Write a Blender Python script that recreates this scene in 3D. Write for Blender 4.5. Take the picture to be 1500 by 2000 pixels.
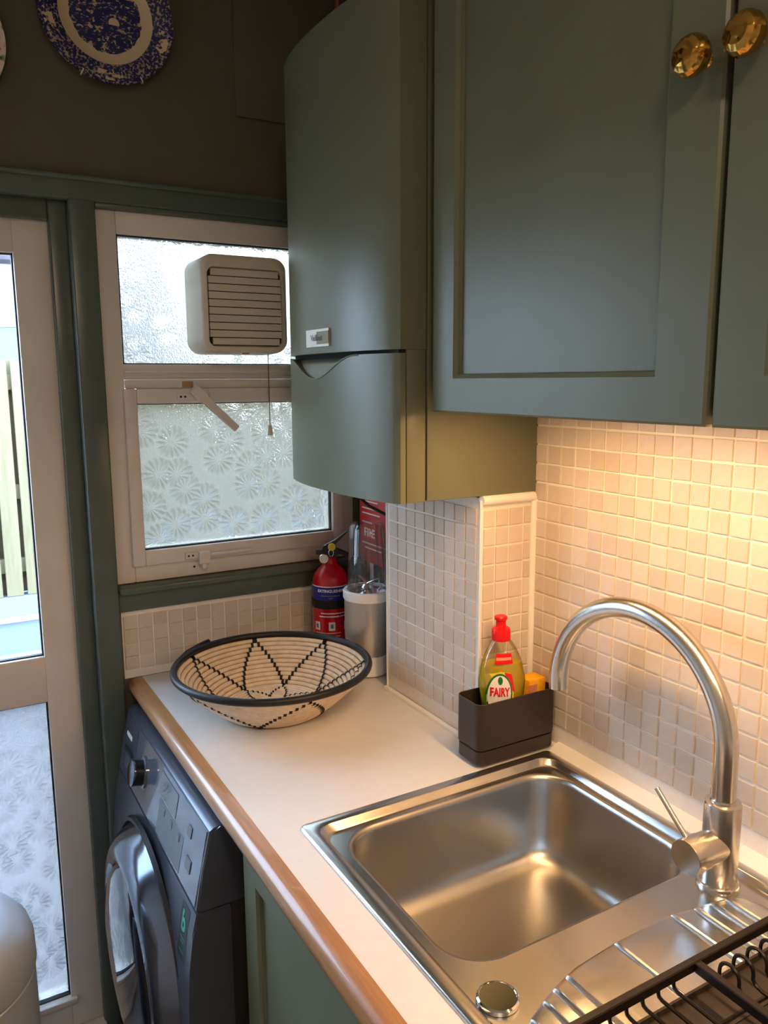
import bpy, bmesh, math, random
from mathutils import Vector, Matrix
random.seed(7)
PI = math.pi
for o in list(bpy.data.objects): bpy.data.objects.remove(o, do_unlink=True)
S = bpy.context.scene
COL = S.collection

# ------------------------------------------------------------------ camera
cam_d = bpy.data.cameras.new('camera'); cam = bpy.data.objects.new('camera', cam_d); COL.objects.link(cam)
cam_d.sensor_fit = 'HORIZONTAL'; cam_d.sensor_width = 36.0
cam_d.lens = 36.0 * 1551.5 / 1500.0
cam_d.clip_start = 0.02
R0 = Vector((0.86519353, -0.50140932, -0.00537119)); U0 = Vector((0.08675336, 0.13912773, 0.98646709)); F0 = Vector((0.49387651, 0.85395092, -0.16387136))
mw = Matrix((( R0.x, U0.x, -F0.x, -0.98840735), (R0.y, U0.y, -F0.y, -1.8384562), (R0.z, U0.z, -F0.z, 1.58820772), (0, 0, 0, 1)))
cam.matrix_world = mw
S.camera = cam

# ------------------------------------------------------------------ world: overcast sky
W = bpy.data.worlds.new('overcast_sky'); S.world = W; W.use_nodes = True
wn = W.node_tree.nodes; wl = W.node_tree.links
wn.clear()
wo = wn.new('ShaderNodeOutputWorld'); wb = wn.new('ShaderNodeBackground')
wt = wn.new('ShaderNodeTexCoord'); wsx = wn.new('ShaderNodeSeparateXYZ'); wr = wn.new('ShaderNodeValToRGB')
wl.new(wt.outputs['Generated'], wsx.inputs[0]); wl.new(wsx.outputs['Z'], wr.inputs[0])
wr.color_ramp.elements[0].position = 0.0; wr.color_ramp.elements[0].color = (0.66, 0.82, 1.0, 1)
wr.color_ramp.elements[1].position = 1.0; wr.color_ramp.elements[1].color = (0.45, 0.68, 1.0, 1)
wl.new(wr.outputs[0], wb.inputs[0]); wb.inputs[1].default_value = 31.0
wl.new(wb.outputs[0], wo.inputs[0])

# ------------------------------------------------------------------ view
vs = S.view_settings
S.display_settings.display_device = 'sRGB'
vs.view_transform = 'Standard'; vs.look = 'None'; vs.gamma = 1.0; vs.use_curve_mapping = False
vs.exposure = 0.10

STRIP_POWER = 6.1      # warm under-cabinet strip, watts
FILL_POWER = 10.5       # added fill lamp on the ceiling, unseen behind the camera

# ------------------------------------------------------------------ material helpers
def lin(c):
    c /= 255.0
    return c / 12.92 if c <= 0.04045 else ((c + 0.055) / 1.055) ** 2.4
def col(r, g, b): return (lin(r), lin(g), lin(b), 1.0)
MATS = {}
class NT:
    def __init__(s, name):
        s.m = bpy.data.materials.new(name); s.m.use_nodes = True
        s.n = s.m.node_tree.nodes; s.l = s.m.node_tree.links
        s.n.clear(); s.out = s.n.new('ShaderNodeOutputMaterial')
        MATS[name] = s.m
    def node(s, t, **k):
        x = s.n.new('ShaderNode' + t)
        for a, v in k.items(): setattr(x, a, v)
        return x
    def link(s, a, b): s.l.new(a, b)
    def val(s, sock, v):
        if hasattr(v, 'node'): s.l.new(v, sock)
        else: sock.default_value = v
    def math(s, op, a, b=0.0, c=None, clamp=False):
        x = s.node('Math', operation=op); x.use_clamp = clamp
        s.val(x.inputs[0], a); s.val(x.inputs[1], b)
        if c is not None: s.val(x.inputs[2], c)
        return x.outputs[0]
    def mix(s, f, a, b):
        x = s.node('Mix', data_type='RGBA')
        s.val(x.inputs[0], f); s.val(x.inputs[6], a); s.val(x.inputs[7], b)
        return x.outputs[2]
    def coord(s, kind='Object'): return s.node('TexCoord').outputs[kind]
    def noise(s, scale, detail=3.0, rough=.5, vec=None, stretch=None, dist=0.0):
        x = s.node('TexNoise'); x.inputs['Scale'].default_value = scale; x.inputs['Detail'].default_value = detail
        x.inputs['Roughness'].default_value = rough; x.inputs['Distortion'].default_value = dist
        v = vec if vec is not None else s.coord()
        if stretch:
            mp = s.node('Mapping'); mp.inputs['Scale'].default_value = stretch; s.link(v, mp.inputs[0]); v = mp.outputs[0]
        s.link(v, x.inputs['Vector']); return x.outputs['Fac']
    def ramp(s, f, stops):
        x = s.node('ValToRGB'); s.val(x.inputs[0], f); e = x.color_ramp.elements
        while len(e) < len(stops): e.new(0.5)
        for i, (p, c) in enumerate(stops): e[i].position = p; e[i].color = c if len(c) == 4 else (*c, 1)
        return x.outputs[0]
    def bump(s, h, strength=.2, dist=.001):
        x = s.node('Bump'); x.inputs['Strength'].default_value = strength; x.inputs['Distance'].default_value = dist
        s.link(h, x.inputs['Height']); return x.outputs[0]
    def pbsdf(s, base, rough=.5, metal=0.0, normal=None, spec=.5, coat=0.0, trans=0.0, ior=1.45, aniso=0.0, sheen=0.0):
        p = s.node('BsdfPrincipled'); I = p.inputs
        s.val(I['Base Color'], base); s.val(I['Roughness'], rough); s.val(I['Metallic'], metal)
        I['Specular IOR Level'].default_value = spec; I['Coat Weight'].default_value = coat
        I['Transmission Weight'].default_value = trans; I['IOR'].default_value = ior
        I['Anisotropic'].default_value = aniso; I['Sheen Weight'].default_value = sheen
        if normal is not None: s.link(normal, I['Normal'])
        s.link(p.outputs[0], s.out.inputs[0]); return p

def plain(name, c, rough=.5, metal=0.0, var=.06, nscale=30., bump=0.0, bscale=200., spec=.5, coat=0.0):
    t = NT(name)
    n = t.noise(nscale, 4.0)
    d = [max(0, v * (1 - var)) for v in c[:3]] + [1]; b = [min(1, v * (1 + var)) for v in c[:3]] + [1]
    base = t.ramp(n, [(.3, tuple(d)), (.7, tuple(b))])
    nm = t.bump(t.noise(bscale, 3.0), bump, .0006) if bump else None
    t.pbsdf(base, rough, metal, nm, spec, coat)
    return t.m

GREEN = col(108, 110, 88)
M_green = plain('green_paint', GREEN, .42, var=.05, nscale=9, bump=.10, bscale=90)
M_boiler = plain('green_enamel', GREEN, .36, var=.02, nscale=5)
M_wallgreen = plain('green_wall_paint', col(96, 91, 77), .75, var=.08, nscale=4, bump=.35, bscale=60, spec=.3)
M_trimgreen = plain('green_gloss_trim', col(86, 96, 89), .26, var=.06, nscale=12, bump=.12, bscale=50)
M_white = plain('white_laminate', col(226, 222, 218), .36, var=.02, nscale=40, bump=.03, bscale=400)
M_pvc = plain('white_upvc', col(222, 212, 203), .42, var=.03, nscale=14, bump=.03, bscale=120)
M_silicone = plain('white_sealant', col(236, 232, 226), .5, var=.02)
M_grout = plain('pale_grout', col(240, 232, 222), .8, var=.03, nscale=60, bump=.3, bscale=500)
M_black = plain('black_plastic', col(24, 23, 24), .38, var=.05, nscale=50)
M_rubber = plain('black_rubber', col(16, 16, 20), .6, var=.05, nscale=50)
M_shadowgap = plain('dark_joint_shade', col(30, 27, 24), .8)  # near-black for joints, and for shade painted into the boiler and louvre gaps
M_chrome = plain('chrome', (.82, .82, .82, 1), .08, 1.0, var=.01)
M_caddy = plain('dark_brown_plastic', col(52, 44, 41), .45, var=.04, nscale=40, bump=.05, bscale=600)
M_cream = plain('cream_plastic', col(214, 203, 184), .4, var=.02, nscale=20)
M_plaster = plain('white_ceiling_plaster', col(225, 222, 214), .9, var=.02, bump=.2, bscale=90)
M_floor = plain('grey_vinyl_floor', col(140, 130, 118), .5, var=.12, nscale=8)
M_red = plain('red_enamel', col(196, 12, 30), .22, var=.03, nscale=20, coat=.4)
M_redcard = plain('red_printed_case', col(205, 46, 50), .4, var=.03)
M_redplastic = plain('red_plastic', col(222, 16, 18), .3, var=.03)
M_blue = plain('blue_label', col(28, 34, 140), .35, var=.05)
M_whiteprint = plain('white_print', col(235, 232, 232), .5, var=.01)
M_greyprint = plain('grey_print', col(120, 122, 128), .45, var=.03)
M_yellow = plain('yellow_plastic', col(232, 205, 60), .4, var=.04)
M_sponge = plain('yellow_sponge', col(245, 176, 20), .85, var=.1, nscale=120, bump=.8, bscale=350)
M_steelcase = plain('silver_paint', col(196, 190, 184), .3, .75, var=.03, nscale=20)
M_washer = plain('graphite_enamel', col(86, 89, 100), .28, .35, var=.03, nscale=15)
M_washpanel = plain('graphite_gloss_panel', col(122, 128, 140), .12, .45, var=.03, nscale=15, coat=.6)
M_washside = plain('dark_side_steel', col(44, 40, 40), .5, .2, var=.05)
M_ringchrome = plain('smoked_chrome', col(116, 121, 134), .14, .9, var=.03)
M_doorglass = plain('dark_door_glass', col(14, 18, 34), .04, .0, var=.02, coat=1.0)
M_bin = plain('brushed_bin_steel', col(186, 194, 204), .36, .25, var=.03, nscale=20)
M_rack = plain('bronze_black_wire', col(34, 27, 24), .36, .3, var=.06, nscale=60)
M_mat = plain('dark_drip_tray', col(60, 50, 42), .5, var=.08, nscale=40)
M_pave = plain('pink_grey_paving', col(122, 112, 108), .85, var=.15, nscale=5, bump=.4, bscale=60)
M_render = plain('blue_white_render', col(112, 122, 136), .8, var=.08, nscale=4, bump=.3, bscale=80)
M_housewall = plain('white_render', col(168, 168, 170), .8, var=.05, nscale=2)
M_roof = plain('dark_roof_slate', col(74, 66, 74), .8, var=.2, nscale=10)
M_skypaintpane = plain('painted_sky_pane', col(70, 100, 140), .05, var=.1, nscale=2, coat=.5)  # blue of the reflected sky is put into the base colour
M_pink = plain('pink_label', col(232, 150, 120), .6, var=.05)
M_greenprint = plain('green_print', col(20, 110, 50), .4, var=.05)
M_tealprint = plain('teal_print', col(70, 170, 140), .4, var=.05)
M_darklabel = plain('black_green_label', col(10, 32, 30), .3, var=.05)
M_copper = plain('copper_pipe', col(150, 88, 58), .35, .8, var=.1)
M_brownstain = plain('brown_sealant_stain', col(176, 142, 96), .7, var=.15)

def m_tile():
    t = NT('stone_mosaic')
    oi = t.node('ObjectInfo'); rnd = oi.outputs['Random']
    n = t.noise(70, 5.0, .6)
    geo = t.node('NewGeometry')
    v2 = t.math('MULTIPLY', t.math('ADD', rnd, n), .5)
    base = t.ramp(v2, [(.25, col(203, 188, 173)), (.5, col(209, 195, 181)), (.78, col(216, 203, 190))])
    nm = t.bump(t.noise(160, 4.0), .3, .0005)
    t.pbsdf(base, .38, 0, nm, .5)
    return t.m
M_tile = m_tile()

def m_wood(name, c1, c2, stretch, rough=.3, scale=14., coat=.3):
    t = NT(name)
    n = t.noise(scale, 5.0, .6, stretch=stretch, dist=.6)
    f = t.noise(scale * 7, 2.0, .5, stretch=stretch)
    k = t.math('ADD', t.math('MULTIPLY', n, .75), t.math('MULTIPLY', f, .25))
    base = t.ramp(k, [(.32, c1), (.68, c2)])
    t.pbsdf(base, rough, 0, t.bump(f, .1, .0005), .5, coat)
    return t.m
M_wood = m_wood('varnished_oak', col(150, 100, 58), col(192, 140, 92), (1.0, .07, 1.0), .38, 40.)
M_fence = m_wood('pale_fence_timber', col(104, 92, 66), col(124, 112, 84), (1.0, 1.0, .06), .8, 30., 0)

def m_steel(name, c, rough, stretch, aniso=.0, bs=.06):
    t = NT(name)
    n = t.noise(240, 3.0, .6, stretch=stretch)
    r = t.math('ADD', t.math('MULTIPLY', n, .10), rough - .05)
    t.pbsdf(c, r, 1.0, t.bump(n, bs, .0003), .5, aniso=aniso)
    return t.m
M_steel = m_steel('satin_stainless', (.62, .60, .57, 1), .24, (1, .05, 1))
M_bowlsteel = m_steel('brushed_bowl_stainless', (.47, .45, .42, 1), .32, (1, 1, .06), bs=.10)
M_tap = m_steel('brushed_nickel', (.66, .62, .57, 1), .24, (1, 1, .05))

def m_brass():
    t = NT('hammered_brass')
    v = t.node('TexVoronoi'); v.inputs['Scale'].default_value = 95.0; v.feature = 'SMOOTH_F1'
    t.link(t.coord(), v.inputs['Vector'])
    t.pbsdf(col(196, 148, 70), .16, 1.0, t.bump(v.outputs['Distance'], .55, .004), .5)
    return t.m
M_brass = m_brass()

def m_frost(name, tint, sc):
    # moulded flower pattern: petals around scattered centres, pressed into the outer face of the sheet
    t = NT(name)
    co = t.coord('Object')
    sp = t.node('SeparateXYZ'); t.link(co, sp.inputs[0])
    cb = t.node('CombineXYZ'); t.link(sp.outputs[0], cb.inputs[0]); t.link(sp.outputs[2], cb.inputs[1])
    v = t.node('TexVoronoi'); v.voronoi_dimensions = '2D'; v.inputs['Scale'].default_value = sc; v.inputs['Randomness'].default_value = .85
    t.link(cb.outputs[0], v.inputs['Vector'])
    d = t.node('VectorMath', operation='SUBTRACT'); t.link(cb.outputs[0], d.inputs[0]); t.link(v.outputs['Position'], d.inputs[1])
    ds = t.node('SeparateXYZ'); t.link(d.outputs[0], ds.inputs[0])
    ang = t.math('ARCTAN2', ds.outputs[1], ds.outputs[0])
    wc = t.node('SeparateColor'); t.link(v.outputs['Color'], wc.inputs[0])
    pet = t.math('ABSOLUTE', t.math('SINE', t.math('ADD', t.math('MULTIPLY', ang, 7.0), t.math('MULTIPLY', wc.outputs[0], 6.0))))
    dist = t.math('MULTIPLY', v.outputs['Distance'], 1.0)
    def smooth(x, lo, hi):
        m = t.node('MapRange'); m.interpolation_type = 'SMOOTHSTEP'; t.link(x, m.inputs[0]); m.inputs[1].default_value = lo; m.inputs[2].default_value = hi; return m.outputs[0]
    fall = t.math('SUBTRACT', 1.0, smooth(dist, .42, .60)); rise = smooth(dist, .04, .40)
    h = t.math('MULTIPLY', t.math('MULTIPLY', pet, fall), rise)
    fine = t.noise(260, 2.0, .5)
    h2 = t.math('ADD', h, t.math('MULTIPLY', fine, .30))
    nm = t.bump(h2, 1.0, .0042)
    rf = t.node('BsdfRefraction'); rf.inputs['IOR'].default_value = 1.35; rf.inputs['Roughness'].default_value = .16
    rf.inputs['Color'].default_value = tint; t.link(nm, rf.inputs['Normal'])
    tl = t.node('BsdfTranslucent'); tl.inputs['Color'].default_value = tint; t.link(nm, tl.inputs['Normal'])
    gl = t.node('BsdfGlossy'); gl.inputs['Roughness'].default_value = .12; t.link(nm, gl.inputs['Normal'])
    mx = t.node('MixShader'); mx.inputs[0].default_value = .18; t.link(rf.outputs[0], mx.inputs[1]); t.link(tl.outputs[0], mx.inputs[2])
    m2 = t.node('MixShader'); m2.inputs[0].default_value = .05; t.link(mx.outputs[0], m2.inputs[1]); t.link(gl.outputs[0], m2.inputs[2])
    t.link(m2.outputs[0], t.out.inputs[0])
    return t.m
M_frost = m_frost('flower_obscure_glass', (.385, .375, .35, 1), 14.0)
M_frostdoor = m_frost('flower_obscure_door_glass', (.41, .41, .41, 1), 14.0)

def m_thin(name, tint, refl=.06, rough=.02):
    t = NT(name)
    tr = t.node('BsdfTransparent'); tr.inputs[0].default_value = tint
    gl = t.node('BsdfGlossy'); gl.inputs['Roughness'].default_value = rough
    lw = t.node('LayerWeight'); lw.inputs['Blend'].default_value = .25
    f = t.math('ADD', t.math('MULTIPLY', lw.outputs['Fresnel'], .6), refl * .3)
    mx = t.node('MixShader'); t.link(f, mx.inputs[0]); t.link(tr.outputs[0], mx.inputs[1]); t.link(gl.outputs[0], mx.inputs[2])
    t.link(mx.outputs[0], t.out.inputs[0]); return t.m
M_clear = m_thin('clear_glazing', (.70, .72, .74, 1))
M_jar = m_thin('clear_plastic', (.90, .91, .93, 1), .25, .05)
M_bottle = m_thin('clear_bottle_plastic', (.93, .92, .86, 1), .2, .04)
def m_liquid():
    t = NT('yellow_soap'); 
    t.pbsdf(col(232, 200, 22), .12, 0, None, .5, trans=.22, ior=1.34); return t.m
M_liquid = m_liquid()

def m_emit(name, c, s):
    t = NT(name); e = t.node('Emission'); e.inputs[0].default_value = c; e.inputs[1].default_value = s
    t.link(e.outputs[0], t.out.inputs[0]); return t.m

def m_straw():
    t = NT('straw_coil')
    n = t.noise(60, 4.0); f = t.noise(500, 2.0, .5)
    k = t.math('ADD', t.math('MULTIPLY', n, .6), t.math('MULTIPLY', f, .4))
    t.pbsdf(t.ramp(k, [(.3, col(216, 186, 148)), (.7, col(242, 222, 196))]), .6, 0, t.bump(f, .5, .001), .4)
    return t.m
M_straw = m_straw()

def m_plate():
    t = NT('blue_transfer_china')
    co = t.coord('Object'); sp = t.node('SeparateXYZ'); t.link(co, sp.inputs[0])
    x = sp.outputs[0]; z = sp.outputs[2]
    r = t.math('SQRT', t.math('ADD', t.math('MULTIPLY', x, x), t.math('MULTIPLY', z, z)))
    ang = t.math('ARCTAN2', z, x)
    cream = col(222, 196, 158); navy = col(26, 28, 88)
    fl = t.node('TexVoronoi'); fl.inputs['Scale'].default_value = 190; t.link(co, fl.inputs['Vector'])
    nf = t.noise(230, 3.0, .6)
    rimfl = t.math('GREATER_THAN', t.math('ADD', nf, t.math('MULTIPLY', fl.outputs['Distance'], .55)), .86)
    cart = t.math('GREATER_THAN', t.math('COSINE', t.math('MULTIPLY', t.math('ADD', ang, PI / 2), 5.0)), .45)
    cart_n = t.math('GREATER_THAN', t.noise(90, 2.0, .5), .52)
    midr = t.math('LESS_THAN', t.math('ABSOLUTE', t.math('SUBTRACT', r, .118)), .010)
    cartm = t.math('MULTIPLY', t.math('MULTIPLY', cart, cart_n), midr)
    rim = t.math('MAXIMUM', t.math('MULTIPLY', rimfl, .55), cartm)
    # centre scene: layered dark foliage, pale gaps, pale arch of a small bridge
    sn = t.noise(85, 5.0, .65, stretch=(1.0, 1.0, 1.6), dist=.8)
    scene = t.math('MULTIPLY', t.math('GREATER_THAN', sn, .57), .8)
    bx = t.math('SUBTRACT', x, .016); bz = t.math('ADD', z, .012)
    br = t.math('SQRT', t.math('ADD', t.math('MULTIPLY', bx, bx), t.math('MULTIPLY', bz, bz)))
    arch = t.math('MULTIPLY', t.math('LESS_THAN', br, .011), t.math('GREATER_THAN', bz, -.003))
    sky = t.math('MULTIPLY', t.math('GREATER_THAN', t.math('ADD', z, t.math('MULTIPLY', t.noise(40), .03)), .052), t.math('GREATER_THAN', x, .005))
    scene = t.math('MAXIMUM', t.math('MAXIMUM', scene, arch), sky)
    edge = t.math('ADD', .066, t.math('MULTIPLY', t.noise(70, 3.0), .012))
    inscene = t.math('LESS_THAN', r, edge)
    inrim = t.math('GREATER_THAN', r, .094)
    v = t.math('ADD', t.math('MULTIPLY', inscene, scene), t.math('MULTIPLY', t.math('SUBTRACT', 1.0, inscene), 1.0))
    v = t.math('ADD', t.math('MULTIPLY', inrim, rim), t.math('MULTIPLY', t.math('SUBTRACT', 1.0, inrim), v))
    t.pbsdf(t.mix(v, navy, cream), .15, 0, None, .5, coat=.4)
    return t.m
M_plate = m_plate()

def m_plate2():
    t = NT('floral_china')
    n = t.noise(28, 3.0, .5)
    base = t.ramp(n, [(.36, col(70, 96, 60)), (.44, col(226, 208, 190)), (.56, col(228, 206, 196)), (.62, col(190, 60, 60)), (.70, col(222, 170, 150))])
    t.pbsdf(base, .2, 0, None, .5, coat=.4); return t.m
M_plate2 = m_plate2()

# ------------------------------------------------------------------ mesh helpers
def BM(): return bmesh.new()
def box(bm, x0, x1, y0, y1, z0, z1, bev=0.0, seg=2, M=None):
    x0, x1 = min(x0, x1), max(x0, x1); y0, y1 = min(y0, y1), max(y0, y1); z0, z1 = min(z0, z1), max(z0, z1)
    r = bmesh.ops.create_cube(bm, size=1.0)
    vs = r['verts']
    for v in vs:
        v.co = Vector((x0 + (v.co.x + .5) * (x1 - x0), y0 + (v.co.y + .5) * (y1 - y0), z0 + (v.co.z + .5) * (z1 - z0)))
    if bev > 0:
        es = list({e for v in vs for e in v.link_edges})
        g = bmesh.ops.bevel(bm, geom=es, offset=bev, segments=seg, affect='EDGES', profile=.5)
        vs = list({v for f in g['faces'] for v in f.verts} | {v for v in vs if v.is_valid})
    if M is not None:
        for v in vs: v.co = M @ v.co
    return bm
def rings(bm, loops, close=True, cap0=False, cap1=False, wrap=False):
    """loops: list of lists of Vector with the same length, joined in quads"""
    L = [[bm.verts.new(p) for p in lp] for lp in loops]
    n = len(L[0])
    pairs = list(zip(L, L[1:])) + ([(L[-1], L[0])] if wrap else [])
    for a, b in pairs:
        for i in range(n if close else n - 1):
            j = (i + 1) % n
            try: bm.faces.new((a[i], a[j], b[j], b[i]))
            except ValueError: pass
    if cap0: bm.faces.new(L[0][::-1])
    if cap1: bm.faces.new(L[-1])
    return L
def lathe(bm, prof, c=(0, 0, 0), axis='z', seg=32, M=None, sx=1.0, sy=1.0):
    """prof: (r, h) pairs from one end to the other; r == 0 at an end closes it"""
    loops = []
    c = Vector(c)
    for r, h in prof:
        lp = []
        rr = max(r, 1e-5)
        for i in range(seg):
            a = 2 * PI * i / seg
            p = Vector((rr * math.cos(a) * sx, rr * math.sin(a) * sy, h))
            if axis == 'x': p = Vector((p.z, p.x, p.y))
            elif axis == 'y': p = Vector((p.y, p.z, p.x))
            p = p + c
            lp.append(M @ p if M is not None else p)
        loops.append(lp)
    rings(bm, loops, True, prof[0][0] <= 1e-5, prof[-1][0] <= 1e-5)
    return bm
def disc_caps(prof):
    p = list(prof)
    return [(0, p[0][1])] + p + [(0, p[-1][1])]
def tube(bm, pts, r, seg=10, closed=False, cap=True, rz=None):
    pts = [Vector(p) for p in pts]; n = len(pts)
    loops = []; up = None
    for i, p in enumerate(pts):
        if closed: t = (pts[(i + 1) % n] - pts[i - 1])
        else: t = pts[min(i + 1, n - 1)] - pts[max(i - 1, 0)]
        t.normalize()
        if up is None:
            up = Vector((0, 0, 1)) if abs(t.z) < .9 else Vector((1, 0, 0))
        up = (up - t * up.dot(t)); up.normalize()
        s = t.cross(up)
        rr = r[i] if isinstance(r, (list, tuple)) else r
        loops.append([p + s * (rr * math.cos(2 * PI * k / seg)) + up * ((rz or rr) * math.sin(2 * PI * k / seg)) for k in range(seg)])
    rings(bm, loops, True, cap and not closed, cap and not closed, wrap=closed)
    return bm
def rrect(x0, x1, y0, y1, r, n=8):
    """rounded rectangle outline, counter-clockwise, 4*(n+1) points"""
    P = []
    for cx, cy, a0 in ((x1 - r, y1 - r, 0), (x0 + r, y1 - r, PI / 2), (x0 + r, y0 + r, PI), (x1 - r, y0 + r, 1.5 * PI)):
        for i in range(n + 1):
            a = a0 + PI / 2 * i / n
            P.append((cx + r * math.cos(a), cy + r * math.sin(a)))
    return P
def prism(bm, poly, f, d0, d1):
    """poly: 2D outline; f(u, v, d) -> Vector; extruded from d0 to d1"""
    a = [bm.verts.new(f(u, v, d0)) for u, v in poly]; b = [bm.verts.new(f(u, v, d1)) for u, v in poly]
    n = len(poly)
    for i in range(n): bm.faces.new((a[i], a[(i + 1) % n], b[(i + 1) % n], b[i]))
    bm.faces.new(a[::-1]); bm.faces.new(b)
    return bm
def obj(name, bm, mat, parent=None, smooth=True, angle=35, recalc=True):
    if recalc: bmesh.ops.recalc_face_normals(bm, faces=bm.faces)
    me = bpy.data.meshes.new(name); bm.to_mesh(me); bm.free()
    return meshobj(name, me, mat, parent, smooth, angle)
def meshobj(name, me, mat, parent=None, smooth=True, angle=35):
    if mat is not None and not me.materials: me.materials.append(mat)
    if smooth and me.polygons:
        me.polygons.foreach_set('use_smooth', [True] * len(me.polygons))
        me.set_sharp_from_angle(angle=math.radians(angle))
    o = bpy.data.objects.new(name, me); COL.objects.link(o)
    if parent is not None: setparent(o, parent)
    return o
def setparent(o, p):
    o.parent = p
    # every piece is modelled in room coordinates
    m = Matrix.Identity(4); q = p
    chain = []
    while q is not None: chain.append(q); q = q.parent
    for q in reversed(chain): m = m @ q.matrix_parent_inverse @ Matrix.LocRotScale(q.location, q.rotation_euler, q.scale) if q.parent else Matrix.LocRotScale(q.location, q.rotation_euler, q.scale)
    o.matrix_parent_inverse = m.inverted()
def tag(o, label, cat, group=None):
    o['label'] = label; o['category'] = cat
    if group: o['group'] = group
    return o
def thing(name, loc, label, cat, group=None):
    o = bpy.data.objects.new(name, None); o.empty_display_size = .05; COL.objects.link(o); o.location = loc
    return tag(o, label, cat, group)
def struct(o): o['kind'] = 'structure'; return o
def stuff(o): o['kind'] = 'stuff'; return o
def text_mesh(body, size, depth=.0003, spacing=1.0, bold=0.0):
    cu = bpy.data.curves.new('lettering', 'FONT'); cu.body = body; cu.size = size; cu.extrude = depth; cu.align_x = 'CENTER'; cu.align_y = 'CENTER'
    cu.space_character = spacing; cu.offset = bold; cu.resolution_u = 3
    t = bpy.data.objects.new('lettering', cu); COL.objects.link(t)
    dg = bpy.context.evaluated_depsgraph_get()
    me = bpy.data.meshes.new_from_object(t.evaluated_get(dg))
    bpy.data.objects.remove(t, do_unlink=True)
    me.materials.clear()
    return me
def text_on(name, body, size, M, mat, parent, wrap=None, spacing=1.0, bold=0.0, depth=.0003):
    me = text_mesh(body, size, depth, spacing, bold)
    for v in me.vertices:
        v.co = wrap(v.co) if wrap else M @ v.co
    return meshobj(name, me, mat, parent, smooth=False)
def frame_boxes(bm, x0, x1, z0, z1, w, y0, y1, bev=.004, wb=None, wt=None):
    wb = w if wb is None else wb; wt = w if wt is None else wt
    box(bm, x0, x0 + w, y0, y1, z0, z1, bev); box(bm, x1 - w, x1, y0, y1, z0, z1, bev)
    box(bm, x0 + w - .001, x1 - w + .001, y0, y1, z1 - wt, z1, bev); box(bm, x0 + w - .001, x1 - w + .001, y0, y1, z0, z0 + wb, bev)

# ================================================================== THE ROOM
ZT = 0.90           # worktop height
XL, YR, ZC = -1.85, -3.3, 2.62
b = BM(); box(b, XL - .1, .1, YR - .1, .12, -.1, 0); struct(obj('floor', b, M_floor))
b = BM(); box(b, XL - .1, .1, YR - .1, .12, ZC, ZC + .1); struct(obj('ceiling', b, M_plaster))
b = BM(); box(b, 0, .1, YR - .1, .12, 0, ZC); wall_right = struct(obj('wall_right', b, M_wallgreen))
b = BM(); box(b, XL - .1, XL, YR - .1, .12, 0, ZC); struct(obj('wall_left', b, M_plaster))
b = BM(); box(b, XL, 0, YR - .1, YR, 0, ZC); struct(obj('wall_front', b, M_plaster))
# back wall with the window and door openings
WX0, WX1, WZ0, WZ1 = -.6335, -.018, 1.126, 1.958
DX0, DX1, DZ1 = -1.60, -.722, 1.930
b = BM()
box(b, XL, 0, .0, .12, 2.0, ZC)
box(b, XL, DX0, .0, .12, 0, 2.0)
box(b, WX0, 0, .0, .12, 0, WZ0)
box(b, WX1, 0, .0, .12, WZ0, 2.0)
box(b, -.722, WX0, .03, .12, 0, 2.0)
box(b, DX0, -.0, .03, .12, WZ1, 2.0)
wall_back = struct(obj('wall_back', b, M_wallgreen))
# square access panel high on the wall, beside the boiler
b = BM(); box(b, -.31, -.02, -.006, .0, 2.182, 2.6, .002); obj('access_panel', b, M_wallgreen, wall_back)

# timber frame around the door and the window
b = BM()
box(b, XL, -.0, -.016, .04, 1.962, 2.004, .004, 3)
t1 = struct(obj('trim_1', b, M_trimgreen))
b = BM(); tube(b, [(XL, -.016, 2.006), (0, -.016, 2.006)], .0065, 12); obj('moulding', b, M_trimgreen, t1)
b = BM(); box(b, -.687, WX0, -.018, .05, 0, 1.964, .004, 3); t2 = struct(obj('trim_2', b, M_trimgreen))
b = BM(); box(b, -.724, -.686, .012, .06, 0, 1.964, .004, 3); obj('door_stop', b, M_trimgreen, t2)
b = BM(); box(b, XL + .2, -.7245, .012, .06, 1.9215, 1.964, .004, 3); struct(obj('trim_3', b, M_trimgreen))
b = BM(); box(b, XL, DX0 + .01, -.018, .05, 0, 1.964, .004, 3); struct(obj('trim_4', b, M_trimgreen))
b = BM(); box(b, WX0, 0, -.010, .02, 1.950, 1.964, .004, 3); obj('window_head_bead', b, M_trimgreen, t1)
# window board and apron
b = BM(); box(b, WX0 + .001, -.001, -.031, .03, 1.106, 1.1255, .007, 4); t5 = struct(obj('trim_5', b, M_trimgreen))
b = BM(); box(b, WX0 + .001, -.001, -.012, .0, 1.064, 1.109, .002); obj('apron', b, M_trimgreen, t5)

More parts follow.
